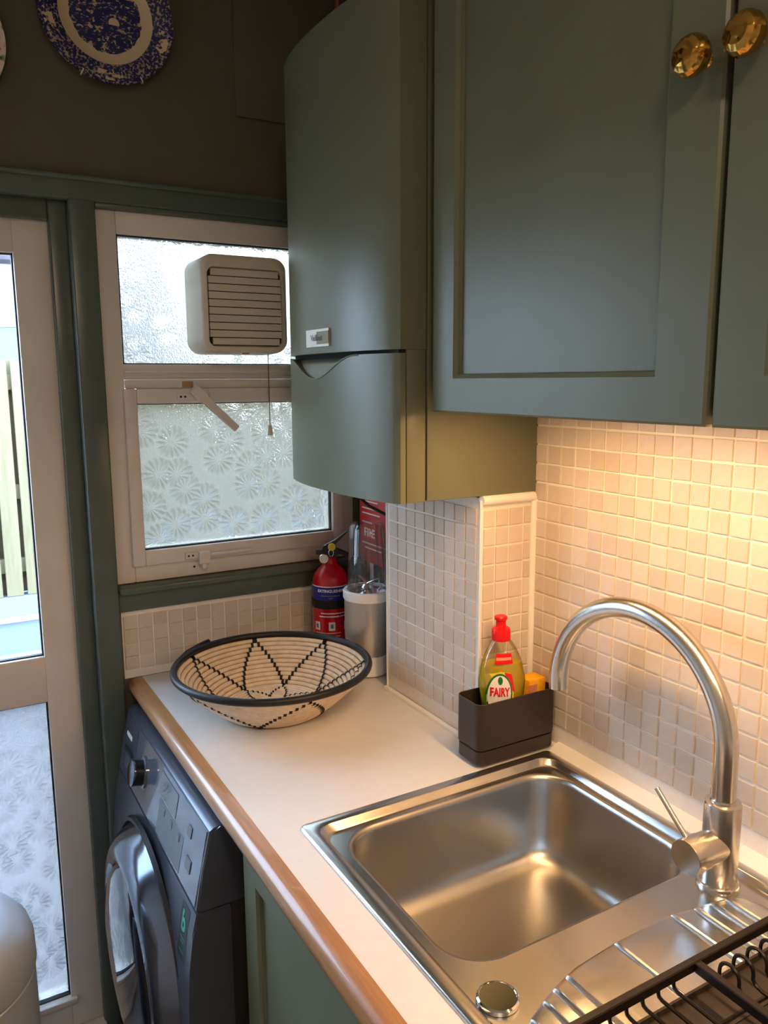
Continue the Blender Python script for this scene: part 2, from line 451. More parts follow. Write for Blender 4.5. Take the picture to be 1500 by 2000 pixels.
# ------------------------------------------------------------------ mosaic
P = 0.035
def tile_mesh(name, w, h, axis):
    """thin pillowed stone tile centred on the origin; its face looks along -axis"""
    bm = BM(); t = .0026
    if axis == 'x': box(bm, -t, 0, -w / 2, w / 2, -h / 2, h / 2)
    else: box(bm, -w / 2, w / 2, -t, 0, -h / 2, h / 2)
    es = [e for e in bm.edges if all((v.co.x if axis == 'x' else v.co.y) < -t * .5 for v in e.verts)]
    bmesh.ops.bevel(bm, geom=es, offset=.0011, segments=2, affect='EDGES', profile=.5)
    bmesh.ops.recalc_face_normals(bm, faces=bm.faces)
    me = bpy.data.meshes.new(name); bm.to_mesh(me); bm.free()
    me.materials.append(M_tile)
    return me
def tile_obj(me, loc, parent):
    o = bpy.data.objects.new('tile', me); COL.objects.link(o); o.parent = parent
    j = .0006
    o.location = (loc[0] + random.uniform(-j, j) * .3, loc[1] + random.uniform(-j, j), loc[2] + random.uniform(-j, j))
    o.rotation_euler = (random.uniform(-.004, .004), random.uniform(-.004, .004), random.uniform(-.008, .008))
    return o
T = .0312
tx = tile_mesh('tile', T, T, 'x'); ty = tile_mesh('tile', T, T, 'y')
# right wall: columns at y = -.7697 - k P, rows at z = 1.4343 + k P
y_lines = [-.6997 - k * P for k in range(0, 35)]
z_lines = [1.5393 - k * P for k in range(0, 18)]
b = BM(); box(b, -.001, .0, -1.93, -.702, .902, 1.56); grout_r = obj('grout_panel', b, M_grout, wall_right)
near = []
for i in range(len(y_lines) - 1):
    for k in range(len(z_lines) - 1):
        near.append((.5 * (y_lines[i] + y_lines[i + 1]), .5 * (z_lines[k] + z_lines[k + 1])))
vis = [p for p in near if p[0] > -1.27]
vis.sort(key=lambda p: p[0])
shown = vis[-289:]; rest = [p for p in near if p not in set(shown)]
for y, z in shown: tile_obj(tx, (-.001, y, z), wall_right)
b = BM()
for y, z in rest: box(b, -.0036, -.001, y - T / 2, y + T / 2, z - T / 2, z + T / 2, .0010, 1)
stuff(obj('mosaic_remainder', b, M_tile, wall_right, smooth=False))
b = BM()
prism(b, [(0, 0), (-.008, 0), (-.0065, .0045), (-.0036, .007), (0, .0075)], lambda u, v, d: Vector((u, d, ZT + v + .0005)), -.786, -.703)
prism(b, [(0, 0), (-.026, 0), (-.018, .007), (-.008, .0125), (0, .014)], lambda u, v, d: Vector((u, d, ZT + v + .0005)), -2.2, -.785)
obj('sealant_bead', b, M_silicone, wall_right)

# boxed pier below the boiler
PX, PY0, PY1, PZ = -.128, -.359, -.702, 1.376
b = BM(); box(b, PX + .003, -.001, PY1 + .003, PY0, ZT + .001, PZ); pier = struct(obj('wall_pier', b, M_grout))
yl = [-.4069 + P - .0005 - k * P for k in range(0, 10)]
zl = [1.2522 + k * P for k in range(0, 5)][::-1] + [1.2522 - P - k * P for k in range(0, 9)]
zl = [z for z in zl if z < PZ + .03]
for i in range(9):
    for k in range(len(zl) - 1):
        if zl[k] > PZ + .004: continue
        tile_obj(tx, (PX + .003, .5 * (yl[i] + yl[i + 1]), .5 * (zl[k] + zl[k + 1])), pier)
xl = [-.1225, -.0945, -.0625, -.0285, -.004]
zf = [1.3555 - k * .0348 for k in range(0, 14)]
for i in range(4):
    for k in range(len(zf) - 1):
        w = xl[i + 1] - xl[i]
        o = tile_obj(ty, (.5 * (xl[i] + xl[i + 1]), PY1 + .003, .5 * (zf[k] + zf[k + 1])), pier); o.scale.x = (w - .0035) / T
def corner_trim(name, pts, r): 
    bm = BM(); tube(bm, pts, r, 12); return obj(name, bm, M_silicone, pier)
corner_trim('edge_trim', [(PX + .0015, PY1 + .0025, ZT + .001), (PX + .0015, PY1 + .0025, 1.372)], .0032)
corner_trim('edge_trim', [(PX + .001, PY1 + .001, 1.372), (-.006, PY1 + .001, 1.372)], .0095)
corner_trim('edge_trim', [(-.0045, PY1 + .001, 1.372), (-.0045, PY1 + .001, ZT + .01)], .0075)
corner_trim('edge_trim', [(PX + .003, PY0, ZT + .001), (PX + .003, PY0, PZ)], .003)
b = BM()
prism(b, [(0, 0), (-.010, 0), (-.008, .004), (-.004, .006), (0, .006)], lambda u, v, d: Vector((PX + .001 + u, d, ZT + v + .0005)), PY0, PY1)
obj('sealant_bead', b, M_silicone, pier)

# tiles below the window board
b = BM(); box(b, -.6285, -.001, -.001, .0, ZT + .001, 1.0635); obj('grout_panel', b, M_grout, wall_back)
xw = [-.5919 - P + k * P for k in range(0, 18)]
zw = [1.0515 - k * .0325 for k in range(0, 6)]
for i in range(17):
    for k in range(4):
        tile_obj(ty, (.5 * (xw[i] + xw[i + 1]), -.001, .5 * (zw[k] + zw[k + 1])), wall_back)

# ------------------------------------------------------------------ window
wy0, wy1 = .0, .055
b = BM(); frame_boxes(b, WX0 + .001, WX1 - .001, WZ0 + .001, WZ1 - .001, .0430, wy0, wy1, .004, wt=.0545)
box(b, WX0 + .04, WX1 - .04, wy0, wy1, 1.592, 1.626, .003)
window = struct(obj('window_1', b, M_pvc))
b = BM()
box(b, -.590, -.062, -.004, .004, 1.596, 1.600, .0015); box(b, -.590, -.062, -.005, .004, 1.606, 1.613, .0015); box(b, -.590, -.062, -.003, .004, 1.572, 1.592, .002)
obj('transom_moulding', b, M_pvc, window)
# lower opening sash
SX0, SX1, SZ0, SZ1 = -.596, -.056, 1.166, 1.572
b = BM(); frame_boxes(b, SX0, SX1, SZ0, SZ1, .029, -.012, .05, .004, wb=.036, wt=.034); sash = obj('sash', b, M_pvc, window)
def pane(name, x0, x1, z0, z1, y, mat, parent, g=.0035):
    bm = BM(); box(bm, x0, x1, y, y + .004, z0, z1); p = obj(name, bm, mat, parent, smooth=False)
    bm = BM(); frame_boxes(bm, x0 - .001, x1 + .001, z0 - .001, z1 + .001, g, y - .013, y - .001, 0)
    obj('gasket', bm, M_rubber, parent, smooth=False)
    return p
pane('pane', -.5675, -.0845, 1.2025, 1.5385, .012, M_frost, sash)
pane('pane', -.5895, -.0620, 1.6260, 1.9025, .018, M_frost, window)
# casement handle on the top rail, swung open
h = bpy.data.objects
b = BM(); box(b, -.478, -.4, -.016, -.0115, 1.545, 1.561, .001); hp = obj('handle_plate', b, M_pvc, sash)
b = BM()
for x in (-.470, -.460, -.415, -.406):
    b = BM(); lathe(b, disc_caps([(.0025, 0), (.0025, .002)]), (x, -.0175, 1.553), 'y', 10); obj('screw', b, M_black, hp)
hd = Vector((.0865, 0, -.082)).normalized(); hn = Vector((hd.z, 0, -hd.x)) * -1
def hpt(u, v, y): return Vector((-.432, y, 1.560)) + hd * u + hn * v
b = BM()
prism(b, [(-.018, -.010), (.012, -.014), (.026, -.008), (.122, -.0085), (.122, .0085), (.026, .008), (.012, .014), (-.018, .010)], lambda u, v, d: hpt(u, v, d), -.034, -.024)
bmesh.ops.bevel(b, geom=b.edges[:], offset=.0012, segments=2, affect='EDGES')
obj('handle_lever', b, M_pvc, hp)
b = BM(); lathe(b, disc_caps([(.009, 0), (.009, .014)]), (-.430, -.028, 1.556), 'y', 16); obj('handle_pivot', b, M_greyprint, hp)
b = BM(); box(b, -.462, -.436, -.0035, .0, 1.5735, 1.588, .001); obj('sealant_stain', b, M_brownstain, window)
# stay on the bottom rail
b = BM(); box(b, -.477, -.446, -.017, -.0115, 1.172, 1.188, .001); st = obj('stay_plate', b, M_pvc, sash)
b = BM()
for x in (-.469, -.459):
    b = BM(); lathe(b, disc_caps([(.0025, 0), (.0025, .002)]), (x, -.0185, 1.180), 'y', 10); obj('screw', b, M_black, st)
b = BM(); box(b, -.446, -.418, -.026, -.0115, 1.158, 1.188, .004); box(b, -.438, -.426, -.022, -.0115, 1.146, 1.160, .003); obj('stay_bracket', b, M_pvc, st)
b = BM(); box(b, -.420, -.312, -.024, -.018, 1.1755, 1.1825, .002); obj('stay_arm', b, M_pvc, st)
b = BM()
for x, z in ((-.452, 1.149), (-.422, 1.153)):
    b = BM(); lathe(b, disc_caps([(.0028, 0), (.0028, .0012)]), (x, -.0012, z), 'y', 10); obj('screw_hole', b, M_black, window)

# ------------------------------------------------------------------ door
DL, DR = -1.585, -.7225
b = BM()
for x0, x1 in ((DL, DL + .072), (-.7945, DR)): box(b, x0, x1, .030, .085, .028, 1.926, .004)
for z0, z1 in ((1.853, 1.926), (.868, .977), (.028, .112)): box(b, DL + .07, -.793, .030, .085, z0, z1, .004)
door = struct(obj('door_1', b, M_pvc))
pane('pane', DL + .072, -.7945, .977, 1.853, .052, M_clear, door, .004)
pane('pane', DL + .072, -.7945, .112, .868, .052, M_frostdoor, door, .004)
b = BM(); box(b, DL + .04, -.78, .018, .032, .098, .112, .003); obj('glazing_bead', b, M_pvc, door)
b = BM(); box(b, DX0 - .0, -.72, .0, .12, .0, .027, .004); struct(obj('trim_6', b, M_pvc))

# ------------------------------------------------------------------ outside: yard, low wall, fence, house
b = BM(); box(b, -7, 6, .13, 12, -.22, -.12); struct(obj('yard_paving', b, M_pave))
b = BM(); box(b, -5, 4, 2.52, 2.75, -.12, .50, .01); lw = tag(obj('garden_wall', b, M_render), 'low pale blue rendered garden wall under the timber fence', 'wall')
b = BM(); box(b, -5, 4, 2.495, 2.522, .375, .40, .004); obj('ledge', b, M_housewall, lw)
fence = thing('timber_fence', (-.6, 2.55, .50), 'pale timber fence of upright boards on the garden wall', 'fence')
b = BM(); box(b, -.039, .039, -.011, .011, 0, 1.19, .003, 1)
bmesh.ops.recalc_face_normals(b, faces=b.faces)
bme = bpy.data.meshes.new('board'); b.to_mesh(bme); b.free(); bme.materials.append(M_fence)
for k in range(-34, 34):
    o = bpy.data.objects.new('board', bme); COL.objects.link(o); o.parent = fence
    o.location = (-.045 + k * .0985 + random.uniform(-.004, .004), 0 + .0, random.uniform(-.006, .006) + .002)
    o.rotation_euler = (0, random.uniform(-.005, .005), 0)
for k in range(-34, 34):
    o = bpy.data.objects.new('board', bme); COL.objects.link(o); o.parent = fence
    o.location = (.004 + k * .0985 + random.uniform(-.004, .004), .062, random.uniform(-.006, .006) + .002)
for z in (.62, 1.0, 1.55):
    b = BM(); box(b, -4, 2.8, 2.563, 2.60, z, z + .075, .003); obj('rail', b, M_fence, fence)
house = thing('neighbour_house', (-.5, 6.0, -.12), 'white rendered house with window coloured as a blue sky reflection beyond the fence', 'house')
b = BM(); box(b, -2.6, 1.4, 6.0, 6.6, -.12, 2.62); obj('wall', b, M_housewall, house)
b = BM(); box(b, -2.9, 1.7, 5.75, 6.9, 2.60, 2.74, .02); obj('roof_eave', b, M_roof, house)
for wx in (-1.9, -.75, .4):
    b = BM(); frame_boxes(b, wx, wx + .95, .9, 2.22, .10, 5.94, 6.01, .01, wt=.16); wf = obj('window_frame', b, M_housewall, house)
    b = BM(); box(b, wx + .09, wx + .86, 5.97, 5.985, .99, 2.07); obj('pane', b, M_skypaintpane, wf, smooth=False)

# ================================================================== WORKTOP
SKX0, SKX1, SKY0, SKY1 = -.535, -.0275, -1.74, -.784
cut = .008
b = BM()
def slab(x0, x1, y0, y1): box(b, x0, x1, y0, y1, .862, ZT)
slab(-.590, -.0005, SKY1 - cut, -.0015); slab(-.590, SKX0 + cut, SKY0 + cut, SKY1 - cut); slab(SKX1 - cut, -.0005, SKY0 + cut, SKY1 - cut); slab(-.590, -.0005, -2.25, SKY0 + cut)
bmesh.ops.remove_doubles(b, verts=b.verts, dist=.0002)
worktop = tag(obj('worktop', b, M_white, smooth=False), 'white laminate worktop with rounded wooden front edge', 'worktop')
b = BM()
pr = [(0, .0005)] + [(-.013 - .019 * math.sin(PI * k / 12), .019 * math.cos(PI * k / 12) - .019) for k in range(0, 13)] + [(0, -.038)]
prism(b, pr, lambda u, v, d: Vector((-.590 + u, d, ZT + .0005 + v)), -2.25, -.004)
obj('wooden_lipping', b, M_wood, worktop)

# ================================================================== SINK
sink = thing('kitchen_sink', (-.28, -1.0, ZT), 'single bowl stainless steel inset sink with ribbed drainer', 'sink')
b = BM()
N = 10
def loop(x0, x1, y0, y1, r, z): return [Vector((x, y, z)) for x, y in rrect(x0, x1, y0, y1, r, N)]
BX0, BX1, BY0, BY1 = -.490, -.060, -1.158, -.826
FZ = ZT - .0015     # sunk field
L = [loop(SKX0, SKX1, SKY0, SKY1, .010, ZT + .0006),
     loop(SKX0 + .001, SKX1 - .001, SKY0 + .001, SKY1 - .001, .010, ZT + .0045),
     loop(SKX0 + .003, SKX1 - .003, SKY0 + .003, SKY1 - .003, .010, ZT + .0055),
     loop(SKX0 + .018, SKX1 - .016, SKY0 + .018, SKY1 - .018, .024, ZT + .0055),
     loop(SKX0 + .021, SKX1 - .018, SKY0 + .021, SKY1 - .021, .026, ZT + .0042),
     loop(SKX0 + .025, SKX1 - .0205, SKY0 + .025, SKY1 - .025, .028, FZ - .002),
     loop(SKX0 + .029, SKX1 - .0225, SKY0 + .029, SKY1 - .029, .030, FZ - .004)]
rings(b, L)
rings(b, [L[-1], loop(BX0 - .004, BX1 + .004, BY0 - .004, BY1 + .004, .066, FZ - .004)])
obj('rim', b, M_steel, sink, angle=60)
b = BM()
zf_ = .735
prof = [(-.004, FZ - .004), (-.001, FZ - .0045), (.002, FZ - .007), (.004, FZ - .014), (.006, .84), (.009, .79), (.012, .766), (.018, .752), (.028, .742), (.042, .737), (.060, .7355)]
rings(b, [loop(BX0 + i, BX1 - i, BY0 + i, BY1 - i, .064 - i * .15, z) for i, z in prof] + [loop(BX0 + .14, BX1 - .14, BY0 + .11, BY1 - .11, .04, zf_ - .002)], cap1=True)
obj('bowl', b, M_bowlsteel, sink, angle=70)
# waste control knob
b = BM(); lathe(b, disc_caps([(.0245, FZ - .0035), (.0245, FZ + .0015), (.0225, FZ + .0030), (.0215, FZ + .0030), (.0212, FZ + .0022)]), (-.481, -1.212, 0), seg=48)
obj('waste_control_knob', b, M_chrome, sink, angle=15)
# drainer: raised ribs running towards the camera end, starting on a bowed line
arc = [(-.4684, -1.2526), (-.4392, -1.2401), (-.4162, -1.2314), (-.3896, -1.2238), (-.3687, -1.2188), (-.2984, -1.2122), (-.1954, -1.2113), (-.1592, -1.2183), (-.1328, -1.2217), (-.1078, -1.2265), (-.085, -1.236)]
b = BM()
poly = [(x, y) for x, y in arc] + [(-.075, -1.26), (-.072, -1.69), (-.478, -1.69), (-.478, -1.27)]
a0 = [b.verts.new((x, y, FZ - .0036)) for x, y in poly]
cx_, cy_ = -.28, -1.45
a1 = [b.verts.new((x + (cx_ - x) * .022, y + (cy_ - y) * .022, FZ - .0015)) for x, y in poly]
for i in range(len(poly)): b.faces.new((a0[i], a0[(i + 1) % len(poly)], a1[(i + 1) % len(poly)], a1[i]))
b.faces.new(a1)
drain = obj('drainboard', b, M_steel, sink)
for (x, y) in [(-.4684, -1.2526), (-.4392, -1.2401), (-.4162, -1.2314), (-.3896, -1.2238), (-.2984, -1.2122), (-.1954, -1.2113), (-.1592, -1.2183), (-.1328, -1.2217), (-.1078, -1.2265)]:
    b = BM(); zr = FZ - .0012
    tube(b, [(x, y - .004, zr - .002), (x, y - .008, zr), (x, y - .02, zr + .0005), (x, -1.64, zr + .0005), (x, -1.66, zr - .002)], .0034, 8)
    obj('drainer_rib', b, M_steel, drain)

# ------------------------------------------------------------------ tap
TX, TY = -.087, -1.2
tap = thing('kitchen_tap', (TX, TY, ZT), 'brushed nickel swan neck tap with side lever', 'tap')
tz = FZ - .004
b = BM(); lathe(b, disc_caps([(.029, tz), (.029, tz + .004), (.0275, tz + .007), (.0245, tz + .008)]), (TX, TY, 0), seg=40); obj('base_flange', b, M_tap, tap)
b = BM(); lathe(b, disc_caps([(.0245, tz + .006), (.0245, 1.016), (.0235, 1.0185), (.0165, 1.0195)]), (TX, TY, 0), seg=40); body = obj('body', b, M_tap, tap)
pts = [(TX, TY, 1.015), (TX, TY, 1.05)]
for k in range(0, 41):
    a = PI * k / 40 * 1.03
    pts.append((TX, TY + .165 - .165 * math.cos(a), 1.084 + .163 * math.sin(a)))
b = BM(); tube(b, pts, .0158, 20); sp_ = obj('spout', b, M_tap, tap)
b = BM(); lathe(b, disc_caps([(.0175, 1.012), (.0175, 1.022), (.0168, 1.0235)]), (TX, TY, 0), seg=32); obj('collar', b, M_tap, tap)
hz = .958
b = BM(); lathe(b, disc_caps([(.0225, -.0), (.0225, -.034)]), (TX - .008, TY, hz), 'x', 36); obj('valve_stub', b, M_tap, tap)
b = BM(); lathe(b, disc_caps([(.0218, -.040), (.0238, -.0415), (.0238, -.070), (.0232, -.0715)]), (TX, TY, hz), 'x', 40); hd_ = obj('handle', b, M_tap, tap)
b = BM(); tube(b, [(TX - .056, TY + .012, hz + .018), (TX - .058, TY + .030, hz + .036), (TX - .060, TY + .062, hz + .068)], .0038, 12); obj('lever', b, M_tap, hd_)
b = BM(); lathe(b, disc_caps([(.0205, -.042), (.0205, -.046)]), (TX + .004, TY, hz), 'x', 36); obj('handle_joint', b, M_shadowgap, tap)

# ================================================================== CADDY, BOTTLE, SPONGE
CX0, CX1, CY0, CY1 = -.186, -.0055, -.7815, -.7075
cz = ZT + .0062
caddy = thing('sink_caddy', (-.095, -.74, ZT), 'dark brown plastic sink caddy in the tiled corner', 'caddy')
def cup(bm, x0, x1, y0, y1, z0, z1, r, w, fl=.003):
    o1 = lambda i, z: loop(x0 + i, x1 - i, y0 + i, y1 - i, max(r - i, .002), z)
    rings(bm, [o1(.002, z0), o1(0, z0 + .002), o1(0, z1 - .0006), o1(.0006, z1), o1(w - .0006, z1), o1(w, z1 - .0006), o1(w, z0 + fl)], cap0=True, cap1=True)
b = BM(); cup(b, CX0 + .002, CX1, CY0 + .002, CY1, cz, cz + .026, .016, .003); obj('drip_tray', b, M_caddy, caddy)
b = BM(); cup(b, CX0, CX1, CY0, CY1, cz + .0285, 1.0225, .016, .0025); obj('tub', b, M_caddy, caddy)
b = BM(); box(b, CX0 + .01, CX1 - .01, CY0 + .008, CY1 - .008, cz + .02, cz + .0295); obj('spacer', b, M_shadowgap, caddy)

bz = cz + .033
BR = Matrix.Translation((-.105, -.746, bz)) @ Matrix.Rotation(math.radians(-12), 4, 'Z') @ Matrix.Rotation(math.radians(-2), 4, 'Y')
bottle = thing('washing_up_bottle', (-.110, -.746, bz), 'clear bottle of yellow washing-up liquid with red cap', 'bottle')
def ell(bm, prof, seg=40, cap0=True, cap1=True):
    loops = []
    for a, c, z in prof:
        lp = []
        for i in range(seg):
            t_ = 2 * PI * i / seg; cs, sn = math.cos(t_), math.sin(t_)
            e = .8
            lp.append(BR @ Vector((a * math.copysign(abs(cs) ** e, cs), c * math.copysign(abs(sn) ** e, sn), z)))
        loops.append(lp)
    rings(bm, loops, True, cap0, cap1)
bp = [(a, c, z * .925) for a, c, z in [(.034, .016, 0), (.037, .020, .004), (.0385, .0225, .02), (.0395, .0235, .05), (.042, .024, .085), (.0445, .0245, .105), (.0445, .0245, .120), (.0415, .0235, .132), (.0405, .0230, .140), (.0385, .0225, .150), (.034, .0205, .165), (.0275, .0180, .180), (.0205, .0160, .192), (.0150, .0145, .199), (.0140, .0140, .206)]]
b = BM(); ell(b, bp); obj('bottle_shell', b, M_bottle, bottle, angle=60)
b = BM(); ell(b, [(max(a - .0016, .001), max(c - .0016, .001), z + .0016) for a, c, z in bp if z <= .140]); obj('liquid', b, M_liquid, bottle, angle=60)
b = BM(); lathe(b, disc_caps([(r_, z_ - .0165) for r_, z_ in [(.0168, .200), (.0172, .202), (.0172, .218), (.0160, .2215), (.0100, .224), (.0092, .228), (.0092, .236), (.0118, .2385), (.0118, .2425), (.0105, .2440)]]), (0, 0, 0), seg=28, M=BR); obj('cap', b, M_redplastic, bottle)
def bott_pt(u, z, off=.0006):
    """wrap a flat label coordinate onto the bottle front (towards -y)"""
    for (a, c, z0), (a2, c2, z1) in zip(bp, bp[1:]):
        if z0 <= z <= z1:
            k = (z - z0) / max(z1 - z0, 1e-6); a = a + (a2 - a) * k; c = c + (c2 - c) * k; break
    s = max(-.985, min(.985, u / a)); sn = math.copysign(abs(s) ** (1 / .8), s)
    ph = math.asin(max(-1, min(1, sn))); y = -c * abs(math.cos(ph)) ** .8
    return BR @ Vector((u, y - off, z))
def label_patch(name, poly, mat, parent, off):
    bm = BM(); vs_ = [bm.verts.new((u, z, 0)) for u, z in poly]; bm.faces.new(vs_)
    bmesh.ops.triangulate(bm, faces=bm.faces[:])
    for _ in range(2): bmesh.ops.subdivide_edges(bm, edges=bm.edges[:], cuts=1, use_grid_fill=True)
    for v in bm.verts: v.co = bott_pt(v.co.x, v.co.y, off)
    return obj(name, bm, mat, parent, recalc=False)
def oval(cx, cz_, ra, rb, n=28): return [(cx + ra * math.cos(2 * PI * i / n), cz_ + rb * math.sin(2 * PI * i / n)) for i in range(n)]
lab = label_patch('label', [(-.037, .030), (.010, .030), (.012, .094), (.005, .126), (-.012, .131), (-.039, .128)], M_yellow, bottle, .0006)
label_patch('label_flash', [(-.006, .129), (.008, .124), (.014, .088), (.007, .094), (-.001, .112)], M_redplastic, lab, .0009)
label_patch('label_ring', oval(-.016, .088, .0245, .040), M_greenprint, lab, .0012)
label_patch('label_oval', oval(-.016, .088, .0215, .0365), M_whiteprint, lab, .0016)
label_patch('label_leaf', oval(-.015, .115, .0045, .0075), M_greenprint, lab, .0020)
text_on('lettering', 'FAIRY', .0170, None, M_redplastic, lab, wrap=lambda c: bott_pt(-.016 + c.x * .82, .093 + c.y * 1.35 - c.x * .10, .0022 + c.z), bold=.0005)
label_patch('neck_label', [(-.023, .145), (.012, .143), (.010, .162), (-.019, .164)], M_redplastic, bottle, .0008)
label_patch('neck_label_stripe', [(-.020, .152), (.009, .150), (.009, .155), (-.019, .157)], M_pink, bottle, .0012)

sponge = thing('sponge_scourer', (-.035, -.741, cz + .034), 'yellow sponge standing in the sink caddy beside the bottle', 'sponge')
b = BM(); box(b, -.053, -.0115, -.757, -.722, cz + .033, 1.0350, .004, 2); obj('foam', b, M_sponge, sponge)
b = BM(); box(b, -.0535, -.034, -.7576, -.7568, .995, 1.026, .0); obj('paper_label', b, M_pink, sponge)

# ================================================================== WOVEN BASKET
BC = Vector((-.391, -.332, ZT + .0008))
bowl = thing('woven_basket', BC, 'shallow coiled straw basket bowl with black rim and zigzag stitching', 'basket')
NC = 12
r0, r1, h1 = .104, .203, .088
wall_pts = []
for k in range(NC + 1):
    s = k / NC
    wall_pts.append((r0 + (r1 - r0) * (s ** .95), .006 + h1 * s ** 1.08))
def coil(bm, pts, rad, seg=72, ns=8):
    for r, zc in pts:
        loops = []
        for i in range(seg):
            a = 2 * PI * i / seg
            d = Vector((math.cos(a), math.sin(a), 0))
            loops.append([BC + d * (r + rad * math.cos(2 * PI * q / ns)) + Vector((0, 0, zc + rad * math.sin(2 * PI * q / ns))) for q in range(ns)])
        rings(bm, loops, True, wrap=True)
b = BM(); coil(b, wall_pts[:-1], .0054); stuff(obj('coiled_wall', b, M_straw, bowl, angle=80))
b = BM(); coil(b, [(.094 - k * .0105, .0062) for k in range(9)], .006, ns=6)
lathe(b, [(0, .004), (.005, .0075), (.008, .004)], BC, seg=12)
stuff(obj('coiled_base', b, M_straw, bowl, angle=80))
b = BM()
tube(b, [BC + Vector((r1 * math.cos(2 * PI * i / 96), r1 * math.sin(2 * PI * i / 96), .006 + h1 + .002)) for i in range(96)], .0076, 12, closed=True)
M_rim = plain('black_woven_rim', col(26, 24, 26), .45, var=.2, nscale=90, bump=.5, bscale=300)
rimo = obj('rim', b, M_rim, bowl)
# the loose end of the rim binding
aw = math.radians(112)
b = BM(); tube(b, [BC + Vector(((r1 + dr) * math.cos(aw - t_), (r1 + dr) * math.sin(aw - t_), .006 + h1 + dz)) for t_, dr, dz in ((-.55, .002, .001), (-.3, .009, .002), (-.1, .012, .004), (.04, .013, .008))], [.007, .0065, .006, .0045], 10)
obj('rim_end', b, M_rim, rimo)
# black stitches: zigzag star inside, second zigzag outside
cdir = math.radians(68.5)       # far side as the star was laid
b = BM()
def stitch(bm, r, zc, a, w, inside, rad=.0066):
    loops = []
    for i in range(3):
        aa = a + (i - 1) * w / 2 / r
        d = Vector((math.cos(aa), math.sin(aa), 0)); lp = []
        for q in range(5):
            ph = (PI * .42 + PI * .72 * q / 4) if inside == 1 else ((-PI * .62 + PI * .72 * q / 4) if inside == 0 else (PI * .14 + PI * .72 * q / 4))
            lp.append(BC + d * (r + rad * math.cos(ph)) + Vector((0, 0, zc + rad * math.sin(ph))))
        loops.append(lp)
    rings(bm, loops, close=False)
def zig(s, peak, period):    # angle offset from peak for height fraction s (1 at rim)
    return (1 - s) * period / 2
per = 2 * PI / 7
for n_ in range(7):
    ap = cdir + math.radians(12) - n_ * per
    for k, (r, zc) in enumerate(wall_pts[:-1]):
        s = k / (NC - 1)
        for sg in (-1, 1):
            stitch(b, r, zc, ap + sg * (1 - s) * per / 2, .0062 if s < .95 else .011, 1)
    for k in range(6):
        r = .094 - k * .0105
        for sg in (-1, 1): stitch(b, r, .0062, ap + per / 2 + sg * (k / 6) * per * .55, .004, 2)
per = 2 * PI / 5
for n_ in range(5):
    ap = cdir - math.radians(160) - n_ * per
    for k, (r, zc) in enumerate(wall_pts[:-1]):
        s = k / (NC - 1)
        for sg in (-1, 1): stitch(b, r, zc, ap + sg * (1 - s) * per / 2, .0062, 0)
stuff(obj('stitching', b, M_rubber, bowl, recalc=False))
# smooth outer skin between the coils
b = BM(); rings(b, [[BC + Vector((r * math.cos(2 * PI * i / 72), r * math.sin(2 * PI * i / 72), z)) for i in range(72)] for r, z in [(.060, .0012), (r0 - .002, .0012)] + [(r + .0035, z - .0012) for r, z in wall_pts]])
obj('outer_wrap', b, M_straw, bowl, angle=80)

# ================================================================== FIRE EXTINGUISHER
EC = Vector((-.130, -.082, ZT)); ER = .046
ext = thing('fire_extinguisher', EC, 'small red fire extinguisher with black squeeze handles standing under the window', 'fire extinguisher')
b = BM(); lathe(b, disc_caps([(.040, .001), (ER - .002, .003), (ER, .008), (ER, .186), (.0445, .198), (.0395, .211), (.031, .222), (.021, .231), (.0165, .238), (.0165, .252)]), EC, seg=44); obj('cylinder', b, M_red, ext)
def band(name, z0, z1, a0, a1, off, mat, parent, n=30):
    bm = BM()
    rings(bm, [[EC + Vector(((ER + off) * math.cos(a0 + (a1 - a0) * i / n), (ER + off) * math.sin(a0 + (a1 - a0) * i / n), z)) for i in range(n + 1)] for z in (z0, z1)], close=False)
    return obj(name, bm, mat, parent, recalc=True)
fc = math.atan2(-1.838 - EC.y, -.988 - EC.x)      # label side turned to the room
elab = band('label', .02, .150, fc - 1.5, fc + 1.5, .0006, M_red, ext)
band('label_band', .150, .183, fc - 2.2, fc + 2.2, .0008, M_blue, elab)
band('label_rule', .183, .1855, fc - 2.2, fc + 2.2, .0008, M_whiteprint, elab)
band('strap', .128, .150, 0, 2 * PI, .0022, M_rubber, ext, 44)
def ewrap(z0): return lambda c: EC + Vector(((ER + .0012 + c.z) * math.cos(fc + c.x / ER), (ER + .0012 + c.z) * math.sin(fc + c.x / ER), z0 + c.y))
text_on('lettering', 'EXTINGUISHER', .0098, None, M_whiteprint, elab, wrap=ewrap(.1735), bold=.0003)
for z, a0, a1 in ((.1615, -.55, .5), (.1555, -.12, .12)): band('small_print', z - .0012, z + .0012, fc + a0, fc + a1, .0012, M_greyprint, elab, 10)
for z, a0, a1 in ((.1165, -.55, .8), (.1085, -.65, .45), (.1085, .5, .8), (.066, -.9, .55), (.058, -.9, .5), (.0505, -.7, .45)): band('small_print', z - .0014, z + .0014, fc + a0, fc + a1, .0012, M_pink if z < .07 else M_whiteprint, elab, 10)
for a0, a1 in ((-.95, -.62), (-.12, .22), (.75, 1.0)):
    pg_ = band('pictogram', .0725, .094, fc + a0, fc + a1, .0012, M_whiteprint, elab, 6)
    band('pictogram_mark', .078, .089, fc + a0 + .09, fc + a1 - .09, .0016, M_greyprint, pg_, 6)
text_on('lettering', 'FIRE', .018, None, M_whiteprint, elab, wrap=ewrap(.034), bold=.0003)
